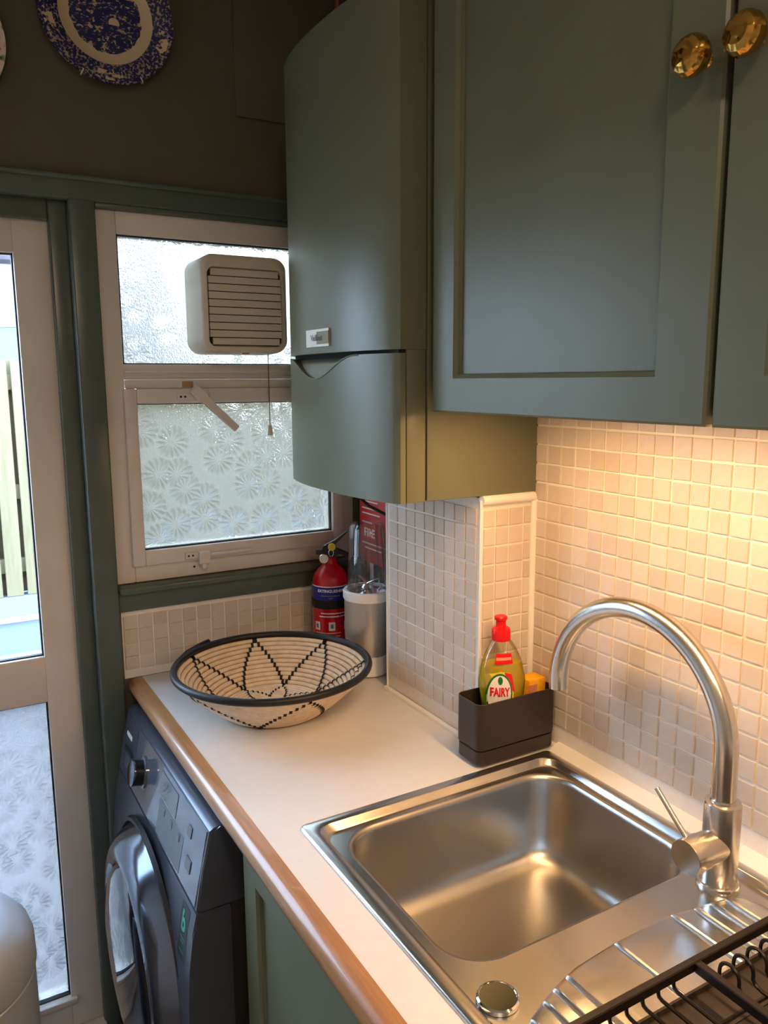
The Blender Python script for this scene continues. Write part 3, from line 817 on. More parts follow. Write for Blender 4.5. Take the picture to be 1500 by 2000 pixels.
# valve, gauge, handles
rt = Vector((R0.x, R0.y, 0)).normalized(); fw = Vector((-F0.x, -F0.y, 0)).normalized()
def ep(u, z, d=0): return EC + rt * u + fw * d + Vector((0, 0, z))
b = BM(); prism(b, [(-.020, .250), (.018, .250), (.020, .268), (.012, .282), (-.014, .282), (-.022, .268)], lambda u, v, d: ep(u, v, d), -.011, .011); obj('valve_block', b, M_black, ext)
b = BM(); prism(b, [(-.026, .266), (-.008, .284), (.012, .294), (.044, .318), (.046, .3165), (.018, .288), (.0, .272)], lambda u, v, d: ep(u, v, d), -.009, .009); obj('squeeze_lever', b, M_black, ext)
b = BM(); prism(b, [(.008, .276), (.030, .268), (.062, .252), (.060, .245), (.030, .258), (.010, .262)], lambda u, v, d: ep(u, v, d), -.009, .009); obj('carry_handle', b, M_black, ext)
b = BM(); box(b, -.034, -.018, -.006, .006, .258, .270, .001, 1, Matrix.Translation(EC) @ Matrix(((rt.x, fw.x, 0, 0), (rt.y, fw.y, 0, 0), (0, 0, 1, 0), (0, 0, 0, 1)))); obj('nozzle', b, M_black, ext)
def disc_at(name, c, r, th, mat, parent, seg=24):
    q = fw.to_track_quat('Z', 'Y').to_matrix().to_4x4(); bm = BM()
    lathe(bm, disc_caps([(r, 0), (r, th * .8), (r * .9, th)]), seg=seg, M=Matrix.Translation(c) @ q); return obj(name, bm, mat, parent)
ga = disc_at('pressure_gauge', ep(-.014, .250, .012), .0125, .008, M_chrome, ext)
disc_at('gauge_face', ep(-.014, .250, .0195), .009, .0012, M_whiteprint, ga)
disc_at('safety_seal', ep(.006, .279, .011), .0095, .006, M_yellow, ext)
b = BM(); tube(b, [ep(.004 + .006 * math.cos(t_ * .4), .264 + .009 * math.sin(t_ * .4), .014) for t_ in range(16)], .0012, 6, closed=True); obj('pin_ring', b, M_chrome, ext)

# ================================================================== BLENDER
LC = Vector((-.116, -.252, ZT))
bl = thing('personal_blender', LC, 'silver blender with upturned clear cup beside the tiled pier', 'blender')
b = BM(); lathe(b, disc_caps([(.046, .004), (.048, .006), (.046, .046), (.047, .05)]), LC, seg=40); obj('base', b, M_whiteprint, bl)
b = BM()
for k in range(4):
    a = PI / 4 + k * PI / 2; b = BM(); lathe(b, disc_caps([(.006, .0003), (.006, .005)]), LC + Vector((.034 * math.cos(a), .034 * math.sin(a), 0)), seg=10); obj('foot', b, M_rubber, bl)
b = BM(); lathe(b, disc_caps([(.044, .046), (.0475, .058), (.0545, .082), (.0555, .10), (.0555, .186)]), LC, seg=44); obj('motor_body', b, M_steelcase, bl)
b = BM(); lathe(b, disc_caps([(.0565, .184), (.0585, .188), (.0585, .204), (.0565, .2065), (.050, .2065), (.048, .198)]), LC, seg=44); obj('collar', b, M_whiteprint, bl)
b = BM(); lathe(b, [(.0465, .200), (.0475, .215), (.0455, .27), (.043, .33), (.041, .352), (.036, .362), (0, .366)], LC, seg=44); jar = obj('cup', b, M_jar, bl)
b = BM()
for k in range(4):
    a = .5 + k * PI / 2; b = BM(); d = Vector((math.cos(a), math.sin(a), 0)); tube(b, [LC + d * .0478 + Vector((0, 0, .212)), LC + d * .0458 + Vector((0, 0, .27)), LC + d * .0432 + Vector((0, 0, .33)), LC + d * .040 + Vector((0, 0, .353))], .0030, 8); obj('cup_rib', b, M_jar, jar)
b = BM(); lathe(b, disc_caps([(.044, .197), (.044, .203), (.016, .210), (.010, .218)]), LC, seg=32); bh = obj('blade_holder', b, M_chrome, bl)
b = BM()
for k in range(4):
    b = BM(); a = .3 + k * PI / 2; d = Vector((math.cos(a), math.sin(a), 0)); s_ = Vector((-d.y, d.x, 0))
    prism(b, [(0, -.005), (.026, -.003), (.030, .004), (0, .005)], lambda u, v, e: LC + d * u + s_ * v + Vector((0, 0, .219 + e + u * (.5 if k % 2 else .1))), 0, .0012); obj('blade', b, M_chrome, bh)

# ================================================================== FIRE BLANKET, CABLE
fb = thing('fire_blanket', (-.016, -.14, 1.13), 'red fire blanket case with white print on the wall behind the blender', 'fire blanket')
b = BM(); box(b, -.030, -.0005, -.235, -.055, 1.128, 1.43, .003); obj('case', b, M_redcard, fb)
Mx = Matrix(((0, 0, -1, -.0302), (-1, 0, 0, -.142), (0, 1, 0, 0), (0, 0, 0, 1)))
def bt(z, dy=0): return Matrix.Translation((0, dy, z)) @ Mx
text_on('lettering', 'FIRE', .030, bt(1.205, .035), M_whiteprint, fb, bold=.0006)
for z, a, c in ((1.325, -.07, -.16), (1.312, -.07, -.19), (1.299, -.07, -.18), (1.286, -.07, -.15), (1.268, -.07, -.175), (1.255, -.07, -.16), (1.232, -.07, -.12), (1.178, -.07, -.2), (1.166, -.085, -.17)):
    b = BM(); box(b, -.0306, -.0300, c, a, z - .0016, z + .0016); obj('small_print', b, M_whiteprint, fb, smooth=False)
for dy in (-.105, -.128):
    b = BM(); box(b, -.024, -.018, dy - .009, dy + .009, 1.060, 1.130, .001); obj('pull_tab', b, M_washside if dy < -.11 else M_whiteprint, fb)
cable = thing('boiler_cable', (-.09, -.3, 1.30), 'black cable looping from under the boiler to a grey plug', 'cable')
b = BM(); tube(b, [(-.20, -.26, 1.392), (-.165, -.27, 1.345), (-.13, -.285, 1.308), (-.095, -.30, 1.287), (-.06, -.31, 1.278), (-.01, -.315, 1.276), (-.001, -.315, 1.276)], .0038, 10); obj('flex', b, M_black, cable)
b = BM(); tube(b, [(-.001, -.285, 1.297), (-.03, -.285, 1.297), (-.078, -.285, 1.297), (-.084, -.285, 1.297)], [.012, .0115, .011, .007], 14); obj('grey_gland', b, M_greyprint, cable)

# ================================================================== BOILER
boiler = thing('wall_boiler', (-.16, -.48, 1.38), 'green painted wall boiler with curved front and silver badge', 'boiler')
BYN, BYF, BZ0, BZ1 = -.704, -.262, 1.381, 2.199
SEAM = -.2476; XF = -.3035; BUL = .030
b = BM(); box(b, SEAM + .001, -.0005, BYN, BYF, BZ0, BZ1 - .004, .002); obj('casing', b, M_boiler, boiler)
b = BM(); box(b, SEAM - .003, SEAM + .002, BYN + .004, BYF - .004, BZ0 + .003, BZ1 - .004); obj('seam', b, M_shadowgap, boiler)
ym = .5 * (BYN + BYF); hw = .5 * (BYF - BYN)
def fx(y, ext=0.0):
    s = (y - ym) / hw
    return XF - BUL * (1 - abs(s) ** 2.6) - ext
def front_poly(n=28, ext=0.0, inset=0.0):
    P_ = []
    for k in range(n + 1):
        y = BYN + inset + (BYF - BYN - 2 * inset) * k / n
        P_.append((fx(y, ext), y))
    # soften the two vertical arrises
    P_[0] = (P_[0][0] + .004, P_[0][1]); P_[-1] = (P_[-1][0] + .010, P_[-1][1])
    return P_
FLAPZ = 1.632
fp = front_poly()
b = BM(); prism(b, fp + [(SEAM - .002, BYF), (SEAM - .002, BYN)], lambda u, v, d: Vector((u, v, d)), FLAPZ + .006, BZ1); obj('front_cover', b, M_boiler, boiler, angle=25)
# lower flap with the scooped finger pull
scy, scw, scd = -.445, .155, .040
def ftop(y):
    t_ = (y - scy) / scw
    base = FLAPZ
    if abs(t_) >= 1: return base
    return base - scd * (.5 + .5 * math.cos(PI * t_)) ** 1.0
b = BM()
nk = 60
ys = [BYN + (BYF - BYN) * k / nk for k in range(nk + 1)]
gap = .003
front_b = [b.verts.new((fx(y) + (.004 if k == 0 else (.010 if k == nk else 0)), y, BZ0)) for k, y in enumerate(ys)]
front_t = [b.verts.new((fx(y) + (.004 if k == 0 else (.010 if k == nk else 0)), y, ftop(y))) for k, y in enumerate(ys)]
back_b = [b.verts.new((-.2895, y, BZ0)) for y in ys]
back_t = [b.verts.new((-.2895, y, ftop(y))) for y in ys]
for k in range(nk):
    b.faces.new((front_b[k], front_b[k + 1], front_t[k + 1], front_t[k])); b.faces.new((front_t[k], front_t[k + 1], back_t[k + 1], back_t[k])); b.faces.new((back_b[k + 1], back_b[k], back_t[k], back_t[k + 1])); b.faces.new((back_b[k], back_b[k + 1], front_b[k + 1], front_b[k]))
b.faces.new((front_b[0], front_t[0], back_t[0], back_b[0])); b.faces.new((front_b[-1], back_b[-1], back_t[-1], front_t[-1]))
obj('control_flap', b, M_boiler, boiler, angle=25)
b = BM(); box(b, -.300, -.2876, BYN + .004, BYF - .02, FLAPZ - .004, FLAPZ + .0059); obj('gap_shadow', b, M_shadowgap, boiler)
b = BM(); box(b, -.2875, SEAM - .0025, BYN, BYF, BZ0, FLAPZ + .0059, .001); ch = obj('flap_surround', b, M_boiler, boiler)
# recess behind the finger pull
b = BM()
sv = [-1 + 2 * k / 24 for k in range(25)]
def rec_loop(i, z): return [Vector((fx(scy + scw * q) + i, scy + scw * q, z)) for q in sv] + [Vector((-.2885, scy + scw, z)), Vector((-.2885, scy - scw, z))]
rings(b, [rec_loop(.0035, FLAPZ - .048), rec_loop(.0050, FLAPZ - .030), rec_loop(.0090, FLAPZ - .014), rec_loop(.0150, FLAPZ - .004)], cap0=True, cap1=True)
obj('finger_recess', b, M_boiler, boiler, angle=60)
b = BM(); tube(b, [(fx(y) - .0002, y, ftop(y) - .001) for y in [scy - scw * 1.05 + 2.1 * scw * k / 40 for k in range(41)]], .0016, 8); obj('flap_lip', b, M_boiler, boiler)
# badge
yb0, yb1 = -.515, -.415
bg = [(fx(yb0 + (yb1 - yb0) * k / 8), yb0 + (yb1 - yb0) * k / 8) for k in range(9)]
b = BM(); prism(b, [(x - .0035, y) for x, y in bg] + [(x + .001, y) for x, y in reversed(bg)], lambda u, v, d: Vector((u, v, d)), 1.650, 1.682); bd = obj('badge', b, M_steelcase, boiler)
bd['label'] = 'silver maker badge'
b = BM(); h_ = [(x - .0042, y) for x, y in bg[:5]] + [(x - .003, y) for x, y in reversed(bg[:5])]
prism(b, h_, lambda u, v, d: Vector((u, v, d)), 1.6545, 1.6775); obj('badge_panel', b, plain('bronze_badge', col(120, 112, 88), .3, .6), bd)
text_on('lettering', 'Vaillant', .0165, Matrix(((0, 0, -1, fx(-.465) - .0050), (-1, 0, 0, -.465), (0, 1, 0, 1.666), (0, 0, 0, 1))), M_greyprint, bd)
# flue and pipe over the boiler
b = BM(); tube(b, [(-.16, -.45, BZ1 - .01), (-.16, -.45, ZC - .002)], .05, 24); obj('flue', b, M_cream, boiler)
pipe = thing('copper_pipe', (-.09, -.10, 2.2), 'copper pipe rising to the ceiling behind the boiler', 'pipe')
b = BM(); tube(b, [(-.095, -.10, 2.1), (-.095, -.10, ZC - .002)], .009, 14); obj('tube', b, M_copper, pipe)
b = BM(); box(b, -.105, -.0005, -.104, -.096, 2.3, 2.32, .001); obj('clip', b, M_copper, pipe)

# ================================================================== WALL CABINETS
CF = -.2555; CZ0, CZ1 = 1.537, 2.45
def panel_door(name, y0, y1, z0, z1, xf, th, sw, rwb, rwt, parent, rec=.012, sw_far=None, mat=None):
    """framed door facing -x; y0 is the end nearer the camera, y1 the far end"""
    mat = mat or M_green
    sf = sw if sw_far is None else sw_far
    bm = BM()
    o_ = [(y0, z0), (y1, z0), (y1, z1), (y0, z1)]
    e = .003
    o2 = [(y0 + e, z0 + e), (y1 - e, z0 + e), (y1 - e, z1 - e), (y0 + e, z1 - e)]
    i1 = [(y0 + sw, z0 + rwb), (y1 - sf, z0 + rwb), (y1 - sf, z1 - rwt), (y0 + sw, z1 - rwt)]
    m_ = .006
    i2 = [(y0 + sw + m_, z0 + rwb + m_), (y1 - sf - m_, z0 + rwb + m_), (y1 - sf - m_, z1 - rwt - m_), (y0 + sw + m_, z1 - rwt - m_)]
    m3 = .0075
    i3 = [(y0 + sw + m3, z0 + rwb + m3), (y1 - sf - m3, z0 + rwb + m3), (y1 - sf - m3, z1 - rwt - m3), (y0 + sw + m3, z1 - rwt - m3)]
    V = lambda P_, x: [Vector((x, y, z)) for y, z in P_]
    rings(bm, [V(o_, xf + th), V(o_, xf + e), V(o2, xf), V(i1, xf), V(i2, xf + rec * .45), V(i2, xf + rec * .6), V(i3, xf + rec)], cap0=True, cap1=False)
    d = obj(name, bm, mat, parent, angle=20)
    bm = BM(); box(bm, xf + rec, xf + rec + .004, y0 + sw + .004, y1 - sf - .004, z0 + rwb + .004, z1 - rwt - .004); obj('door_panel', bm, mat, d)
    return d
def knob(y, z, xf, parent):
    bm = BM()
    lathe(bm, disc_caps([(.0095, 0), (.0085, -.002), (.0075, -.005), (.0120, -.0085), (.0180, -.0125), (.0210, -.019), (.0205, -.0255), (.0175, -.031), (.0120, -.0345), (.005, -.036)]), (xf - .0003, y, z), 'x', 16)
    k = obj('knob', bm, M_brass, parent, smooth=True, angle=12); k['label'] = 'hammered brass knob'
    return k
def wall_cab(y0, y1, label, knob_far):
    c = thing('wall_cabinet', (-.12, .5 * (y0 + y1), CZ0), label, 'cabinet', 'green wall cabinets')
    bm = BM(); box(bm, CF + .022, -.0045, y0 + .001, y1 - .001, CZ0 + .018, CZ1, .001); obj('carcass', bm, M_green, c)
    d = panel_door('door', y0 + .0045, y1 - .0038, CZ0 - .001, CZ1, CF, .0195, .070, .054, .054, c, sw_far=.059)
    knob(y1 - .032 if knob_far else y0 + .029, 1.9125, CF, d)
    return c
wall_cab(-1.2685, -.7275, 'green panelled wall cabinet next to the boiler', False)
wall_cab(-1.83, -1.2685, 'green panelled wall cabinet away from the boiler, above the drainer', True)
# under-cabinet strip lamp
lamp = thing('cabinet_strip_light', (-.10, -1.3, CZ0), 'slim warm strip light fixed beneath the wall cabinets', 'lamp')
b = BM(); box(b, -.228, -.198, -1.78, -.80, CZ0 + .006, CZ0 + .0175, .001); obj('housing', b, M_steelcase, lamp)
b = BM(); box(b, -.225, -.201, -1.77, -.81, CZ0 + .0035, CZ0 + .0058); obj('diffuser', b, m_emit('warm_diffuser', (1.0, .58, .25, 1), 6.0), lamp)
ld = bpy.data.lights.new('strip_glow', 'AREA'); ld.shape = 'RECTANGLE'; ld.size = .024; ld.size_y = .95; ld.energy = STRIP_POWER; ld.color = (1.0, .58, .25)
lo = bpy.data.objects.new('strip_glow', ld); COL.objects.link(lo); lo.location = (-.213, -1.29, CZ0 + .002); lo.rotation_euler = (0, 0, 0); setparent(lo, lamp)

# ================================================================== BASE CABINETS
def base_cab(y0, y1, label):
    c = thing('base_cabinet', (-.3, .5 * (y0 + y1), 0), label, 'cabinet', 'green base cabinets')
    bm = BM(); t_ = .016
    box(bm, -.575, -.02, y1 - t_, y1 - .001, .12, .8615); box(bm, -.575, -.02, y0 + .001, y0 + t_, .12, .8615); box(bm, -.575, -.02, y0 + .001, y1 - .001, .12, .136); box(bm, -.03, -.02, y0 + t_, y1 - t_, .12, .8615)
    obj('carcass', bm, M_green, c, smooth=False)
    panel_door('door', y0 + .002, y1 - .002, .14, .856, -.596, .020, .055, .055, .058, c, rec=.010)
    bm = BM(); box(bm, -.545, -.53, y0, y1, .0005, .1205); obj('plinth', bm, M_green, c)
    return c
base_cab(-1.235, -.690, 'green base cabinet with panelled door beside the washing machine')
base_cab(-1.80, -1.237, 'green base cabinet with panelled door below the drainer')

# ================================================================== WASHING MACHINE
WY0, WY1 = -.632, -.026
wm = thing('washing_machine', (-.35, -.33, 0), 'graphite washing machine with round glass door under the worktop', 'washing machine')
prof = [(-.56, .8485), (-.612, .8485), (-.622, .8470), (-.630, .842), (-.6455, .775), (-.659, .704)]
b = BM(); prism(b, prof + [(-.645, .700), (-.56, .700)], lambda u, v, d: Vector((u, d, v)), WY0, WY1)
bmesh.ops.bevel(b, geom=[e for e in b.edges if abs(e.verts[0].co.y - e.verts[1].co.y) < 1e-5 and min(e.verts[0].co.x, e.verts[1].co.x) < -.6], offset=.004, segments=2, affect='EDGES')
fascia = obj('control_fascia', b, M_washer, wm)
b = BM(); prism(b, [(-.659, .698), (-.668, .66), (-.676, .60), (-.680, .54), (-.682, .45), (-.681, .30), (-.676, .12), (-.66, .09), (-.60, .09), (-.60, .698)], lambda u, v, d: Vector((u, d, v)), WY0, WY1)
bmesh.ops.bevel(b, geom=[e for e in b.edges if abs(e.verts[0].co.y - e.verts[1].co.y) < 1e-5 and min(e.verts[0].co.x, e.verts[1].co.x) < -.62], offset=.004, segments=2, affect='EDGES')
obj('front_panel', b, M_washer, wm)
b = BM(); box(b, -.60, -.06, WY0 + .003, WY1 - .003, .02, .8475, .002); obj('cabinet_shell', b, M_washside, wm)
b = BM()
for x in (-.56, -.12):
    for y in (WY0 + .06, WY1 - .06):
        b = BM(); lathe(b, disc_caps([(.02, .0005), (.02, .022)]), (x, y, 0), seg=14); obj('foot', b, M_rubber, wm)
# surface frame of the sloping fascia: s runs down the slope (0 top, 1 bottom)
fa = Vector((-.630, 0, .842)); fb_ = Vector((-.659, 0, .704)); fn = Vector((-(fa.z - fb_.z), 0, (fb_.x - fa.x))).normalized()
fn = Vector((-.978, 0, .205))
def fp_(y, s, off=0.0):
    p = fa.lerp(fb_, s) + fn * off
    return Vector((p.x, y, p.z))
def fpatch(name, y0, y1, s0, s1, off, mat, parent, th=.0012):
    bm = BM()
    lo_ = [fp_(y0, s0, off - th), fp_(y1, s0, off - th), fp_(y1, s1, off - th), fp_(y0, s1, off - th)]; hi_ = [fp_(y0, s0, off), fp_(y1, s0, off), fp_(y1, s1, off), fp_(y0, s1, off)]
    rings(bm, [lo_, hi_], cap0=True, cap1=True); return obj(name, bm, mat, parent, smooth=False)
gp = fpatch('gloss_panel', WY0 + .012, -.150, .03, .97, .0016, M_washpanel, fascia)
dr = fpatch('detergent_drawer', -.145, WY1 - .012, .05, .93, .0016, M_washer, fascia)
fpatch('drawer_recess', -.130, WY1 - .05, .56, .84, .0024, M_washpanel, dr)
fpatch('drawer_lip', -.132, WY1 - .048, .50, .57, .006, M_ringchrome, dr)
fpatch('brand_plate', -.105, -.060, .30, .37, .0024, M_whiteprint, dr)
fpatch('display', -.46, -.345, .10, .42, .0024, M_doorglass, gp)
for k, (y0, y1, s0, s1) in enumerate([(-.555, -.535, .22, .36), (-.575, -.548, .58, .74), (-.50, -.49, .50, .60), (-.45, -.44, .50, .60), (-.40, -.39, .50, .60)]):
    fpatch('button', y0, y1, s0, s1, .0032, M_ringchrome if k > 1 else M_greyprint, gp)
fpatch('programme_chart', -.52, -.36, .46, .94, .0021, M_greyprint, gp)
# programme dial
dc = fp_(-.222, .52, .001); dq = fn.to_track_quat('Z', 'Y').to_matrix().to_4x4(); DM = Matrix.Translation(dc) @ dq
b = BM(); lathe(b, disc_caps([(.034, 0), (.034, .004), (.030, .005)]), seg=40, M=DM); dial = obj('programme_dial', b, M_washpanel, fascia)
b = BM(); lathe(b, disc_caps([(.0265, .004), (.0265, .024)]), seg=40, M=DM); obj('dial_grip', b, M_black, dial)
b = BM(); lathe(b, disc_caps([(.0275, .023), (.0275, .026), (.025, .0275)]), seg=40, M=DM); obj('dial_cap', b, M_ringchrome, dial)
# door
DC = Vector((-.676, -.322, .425))
b = BM(); lathe(b, [(.262, .006), (.260, .0), (.254, -.008), (.247, -.020), (.236, -.033), (.222, -.043), (.207, -.047), (.196, -.045), (.188, -.040), (.186, -.030)], DC, 'x', 72); wd = obj('porthole_ring', b, M_ringchrome, wm)
b = BM(); lathe(b, [(.187, -.034), (.180, -.046), (.160, -.056), (.120, -.064), (.070, -.068), (0, -.069)], DC, 'x', 64); obj('porthole_glass', b, M_doorglass, wd)
b = BM(); lathe(b, [(.274, .004), (.272, -.004), (.264, -.004), (.262, .004)], DC, 'x', 72); obj('ring_gap', b, M_washside, wd)
b = BM()
hl = []
for k in range(9):
    a = math.radians(-150 - 60 * k / 8 + 30)
    hl.append(DC + Vector((-.050 - .006 * math.sin(PI * k / 8), .198 * math.cos(a), .198 * math.sin(a) * -1 * -1)))
tube(b, hl, .012, 10); obj('door_pull', b, M_washer, wd)
# energy sticker on the near corner of the front
wpro = [(-.659, .698), (-.668, .66), (-.676, .60), (-.680, .54), (-.682, .45)]
def wsx_(z):
    for (xa, za), (xb, zb) in zip(wpro, wpro[1:]):
        if zb <= z <= za: return xa + (xb - xa) * (za - z) / (za - zb)
    return -.682
def wpt(y, z, off): return Vector((wsx_(z) - off, y, z))
def wpatch(name, y0, y1, z0, z1, off, mat, parent):
    bm = BM(); rings(bm, [[wpt(y0, z0 + (z1 - z0) * k / 6, off), wpt(y1, z0 + (z1 - z0) * k / 6, off)] for k in range(7)], close=False); return obj(name, bm, mat, parent)
stk = wpatch('sticker', -.603, -.560, .590, .688, .0006, M_darklabel, wm); stk['label'] = 'dark green rating sticker'
text_on('lettering', 'b', .046, None, M_tealprint, stk, wrap=lambda c: wpt(-.5815 - c.x, .658 + c.y, .0010 + c.z), bold=.0018)
for z, w_ in ((.630, .026), (.623, .018), (.606, .024)): wpatch('small_print', -.5815 - w_ / 2, -.5815 + w_ / 2, z - .001, z + .001, .0010, M_tealprint, stk)

# ================================================================== DISH RACK
RZ = .962
rack = thing('dish_rack', (-.28, -1.49, ZT), 'black wire dish rack standing on the sink drainer', 'dish rack')
RX0, RX1, RY0, RY1 = -.515, -.070, -1.66, -1.335
def bar(name, x0, x1, y0, y1, z0=RZ - .006, z1=RZ + .006, parent=None):
    bm = BM(); box(bm, x0, x1, y0, y1, z0, z1, .0012, 1); return obj(name, bm, M_rack, parent or rack)
bar('top_bar', RX0, RX1, RY1 - .009, RY1); bar('top_bar', RX0, RX1, RY0, RY0 + .009)
bar('top_bar', RX0, RX0 + .009, RY0 + .009, RY1 - .009); bar('top_bar', RX1 - .009, RX1, RY0 + .009, RY1 - .009)
bar('divider_bar', -.3195, -.3095, RY0 + .009, RY1 - .009)
for x in (RX0 + .006, RX1 - .006):
    for y in (RY1 - .006, RY0 + .006):
        b = BM(); box(b, x - .005, x + .005, y - .005, y + .005, .8975, RZ - .004, .001, 1); obj('leg', b, M_rack, rack)
def wire(name, pts, r=.0022, parent=None): bm = BM(); tube(bm, pts, r, 6); return obj(name, bm, M_rack, parent or rack)
x = RX0 + .028
while x < -.325:
    yA, yB = RY1 - .0045, RY0 + .0045
    wire('floor_wire', [(x, yA, RZ), (x, yA, .950), (x, yA - .0015, .9465), (x, yA - .006, .945), (x, yB + .006, .945), (x, yB + .0015, .9465), (x, yB, .950), (x, yB, RZ)])
    x += .0235
x = -.292
while x < RX1 - .015:
    yA = RY1 - .020
    pts = [(x, yA, .944)] + [(x + .0, yA - .012 + .012 * math.cos(a), .958 + .012 * math.sin(a)) for a in [PI * k / 8 for k in range(9)]] + [(x, yA - .024, .952), (x, yA - .028, .947), (x, yA - .036, .945), (x, RY0 + .016, .945), (x, RY0 + .005, .949), (x, RY0 + .0045, RZ)]
    wire('plate_prong', pts)
    x += .0235
wire('cross_wire', [(RX0 + .005, -1.395, .9425), (RX1 - .005, -1.395, .9425)], .0025)
wire('cross_wire', [(RX0 + .005, -1.60, .9425), (RX1 - .005, -1.60, .9425)], .0025)
b = BM(); TZ = .922
bw = [loop(RX0 + .012, RX1 - .012, RY0 + .012, RY1 - .006, .01, TZ), loop(RX0 + .012, RX1 - .012, RY0 + .012, RY1 - .006, .01, TZ + .010), loop(RX0 + .015, RX1 - .015, RY0 + .015, RY1 - .009, .008, TZ + .010), loop(RX0 + .016, RX1 - .016, RY0 + .016, RY1 - .010, .008, TZ + .004)]
rings(b, bw, cap0=True, cap1=True); tray = obj('drip_tray', b, M_mat, rack)
for k in range(1, 8):
    b = BM(); box(b, RX0 + .02, RX1 - .02, RY1 - .02 - k * .036, RY1 - .018 - k * .036, TZ + .003, TZ + .0052); obj('tray_ridge', b, M_mat, tray)

# ================================================================== PEDAL BIN
NC_ = Vector((-1.048, -.46, 0)); NR = .150
pb = thing('pedal_bin', NC_, 'round metal bin with domed lid in front of the door', 'bin')
b = BM(); lathe(b, disc_caps([(NR - .004, .012), (NR, .016), (NR, .606), (NR - .003, .609)]), NC_, seg=64); obj('body', b, M_bin, pb)
b = BM(); lathe(b, disc_caps([(NR + .003, .0005), (NR + .003, .02), (NR, .022)]), NC_, seg=64); obj('base_ring', b, M_black, pb)
b = BM(); lathe(b, disc_caps([(NR - .002, .606), (NR - .002, .613)]), NC_, seg=64); obj('lid_seal', b, M_black, pb)
b = BM(); lathe(b, [(NR - .006, .612), (NR + .002, .613), (NR + .003, .618), (NR + .002, .655), (NR - .004, .676), (NR - .018, .694), (NR - .040, .706), (NR - .075, .715), (.03, .721), (0, .722)], NC_, seg=64); obj('lid', b, M_bin, pb, angle=60)
b = BM(); box(b, NC_.x - .05, NC_.x + .05, NC_.y - NR - .045, NC_.y - NR + .02, .018, .030, .004); obj('pedal', b, M_black, pb)

# ================================================================== WALL PLATES
def china(name, c, r, mat, label):
    o = thing(name, c, label, 'plate')
    bm = BM(); c0 = Vector((0, 0, 0))
    lathe(bm, [(0, .0), (r * .50, .0), (r * .52, -.002), (r * .66, -.003), (r * .72, -.010), (r * .98, -.020), (r, -.0215), (r * .995, -.024), (r * .96, -.0235), (r * .70, -.013), (r * .64, -.0075), (r * .5, -.0065), (0, -.0065)], c0, 'y', 72)
    p = obj('china', bm, mat); p.parent = o
    return o
pc = Vector((-.588, -.006, 2.331))
plate = china('willow_plate', pc, .1355, M_plate, 'blue and white transfer printed plate on the wall above the window')
for a in (-115, -62, 65, 118):
    d = Vector((math.cos(math.radians(a)), 0, math.sin(math.radians(a))))
    b = BM(); tube(b, [pc + d * .120 + Vector((0, -.0005, 0)), pc + d * .1385 + Vector((0, -.018, 0)), pc + d * .1385 + Vector((0, -.025, 0)), pc + d * .1275 + Vector((0, -.0262, 0))], .0013, 6)
    obj('hanger_clip', b, M_whiteprint, plate)
china('floral_plate', Vector((-.913, -.006, 2.235)), .130, M_plate2, 'floral pink and green plate on the wall above the door')

# ================================================================== EXTRACTOR FAN
fan = thing('extractor_fan', (-.335, .0, 1.755), 'cream square louvred extractor fan mounted on the upper window pane', 'fan')
def frr(bm, stack, cap0=True, cap1=True):
    rings(bm, [[Vector((x, y, z)) for x, z in rrect(x0, x1, z0, z1, r, 8)] for (x0, x1, z0, z1, r, y) in stack], cap0=cap0, cap1=cap1)
FX0, FX1, FZ0, FZ1 = -.4335, -.231, 1.649, 1.8645
b = BM(); frr(b, [(FX0 - .006, FX1 + .006, FZ0 + .0, FZ1 - .004, .030, .0165), (FX0 - .006, FX1 + .006, FZ0, FZ1 - .004, .030, -.018), (FX0, FX1, FZ0 + .002, FZ1, .030, -.078), (FX0 + .002, FX1 - .002, FZ0 + .004, FZ1 - .002, .028, -.085), (FX0 + .006, FX1 - .006, FZ0 + .008, FZ1 - .006, .026, -.088), (FX0 + .013, FX1 - .013, FZ0 + .015, FZ1 - .028, .016, -.088), (FX0 + .015, FX1 - .015, FZ0 + .017, FZ1 - .030, .015, -.080)])
obj('housing', b, M_cream, fan, angle=40)
nl = 10; lz0, lz1 = FZ0 + .018, FZ1 - .031
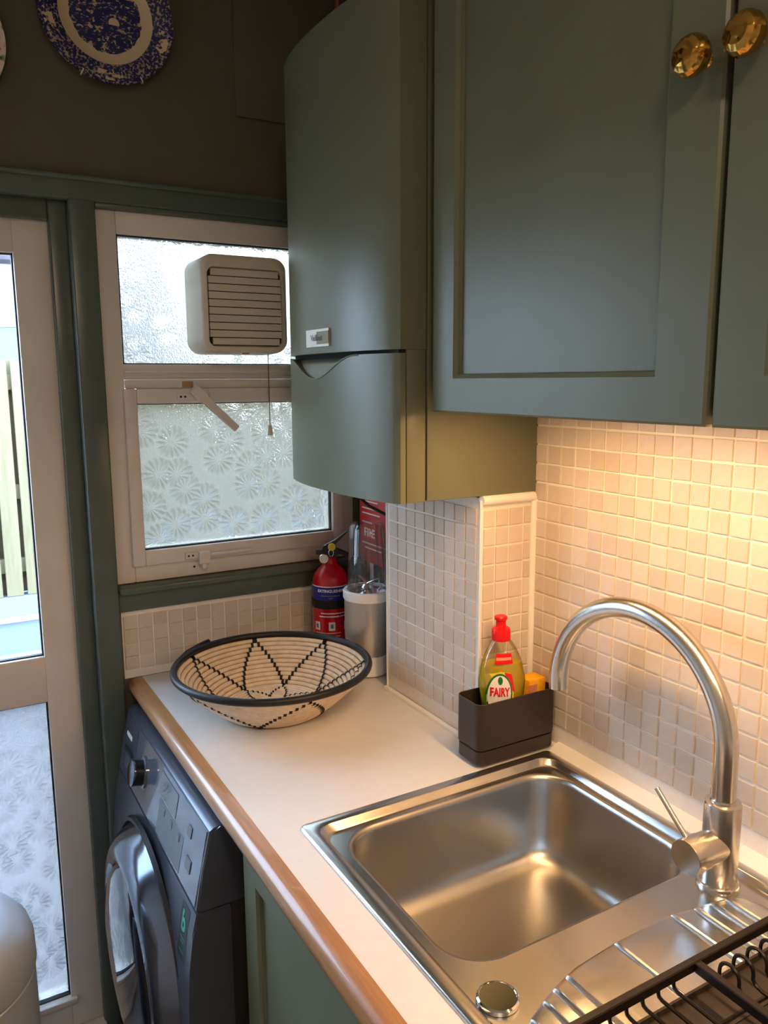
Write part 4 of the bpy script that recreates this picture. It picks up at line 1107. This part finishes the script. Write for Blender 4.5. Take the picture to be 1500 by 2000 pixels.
for k in range(nl):
    z0 = lz0 + (lz1 - lz0) * k / nl; z1 = lz0 + (lz1 - lz0) * (k + 1) / nl
    b = BM(); ins = .006 if k in (0, nl - 1) else 0
    prism(b, [(-.0805, z0 + .0014), (-.0885, z0 + .0014), (-.0872, z1 - .0006), (-.0805, z1 - .0006)], lambda u, v, d: Vector((d, u, v)), FX0 + .016 + ins, FX1 - .016 - ins)
    obj('louvre_slat', b, M_cream, fan)
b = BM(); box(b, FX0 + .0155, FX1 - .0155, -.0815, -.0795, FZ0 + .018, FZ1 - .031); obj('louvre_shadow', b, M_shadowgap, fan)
b = BM(); lathe(b, disc_caps([(.008, 0), (.008, -.003)]), (-.33, -.07, FZ0 + .002), seg=16); obj('indicator', b, M_brownstain, fan)
b = BM(); tube(b, [(-.279, -.078, FZ0 + .004), (-.279, -.078, 1.48)], .0009, 6); cd_ = obj('pull_cord', b, M_rubber, fan)
b = BM(); lathe(b, disc_caps([(.0035, 1.4845), (.0042, 1.482), (.0062, 1.463), (.0058, 1.461)]), (-.279, -.078, 0), seg=16); obj('cord_pull', b, M_cream, cd_)

# ================================================================== ADDED FILL LAMP (invented, out of view behind the camera)
cl = thing('added_fill_lamp', (-1.0, -2.3, ZC), 'round opal ceiling lamp added out of view as fill light', 'lamp')
b = BM(); lathe(b, disc_caps([(.15, ZC - .001), (.15, ZC - .02)]), (-1.0, -2.3, 0), seg=40); obj('fill_lamp_base', b, M_whiteprint, cl)
b = BM(); lathe(b, [(.145, ZC - .02), (.14, ZC - .05), (.10, ZC - .075), (.05, ZC - .085), (0, ZC - .088)], (-1.0, -2.3, 0), seg=40); obj('diffuser', b, m_emit('fill_opal_glow', (1.0, .80, .58, 1), 4.0), cl)
ld = bpy.data.lights.new('added_fill_glow', 'AREA'); ld.shape = 'DISK'; ld.size = .28; ld.energy = FILL_POWER; ld.color = (1.0, .78, .55)
lo = bpy.data.objects.new('added_fill_glow', ld); COL.objects.link(lo); lo.location = (-1.0, -2.3, ZC - .095); setparent(lo, cl)
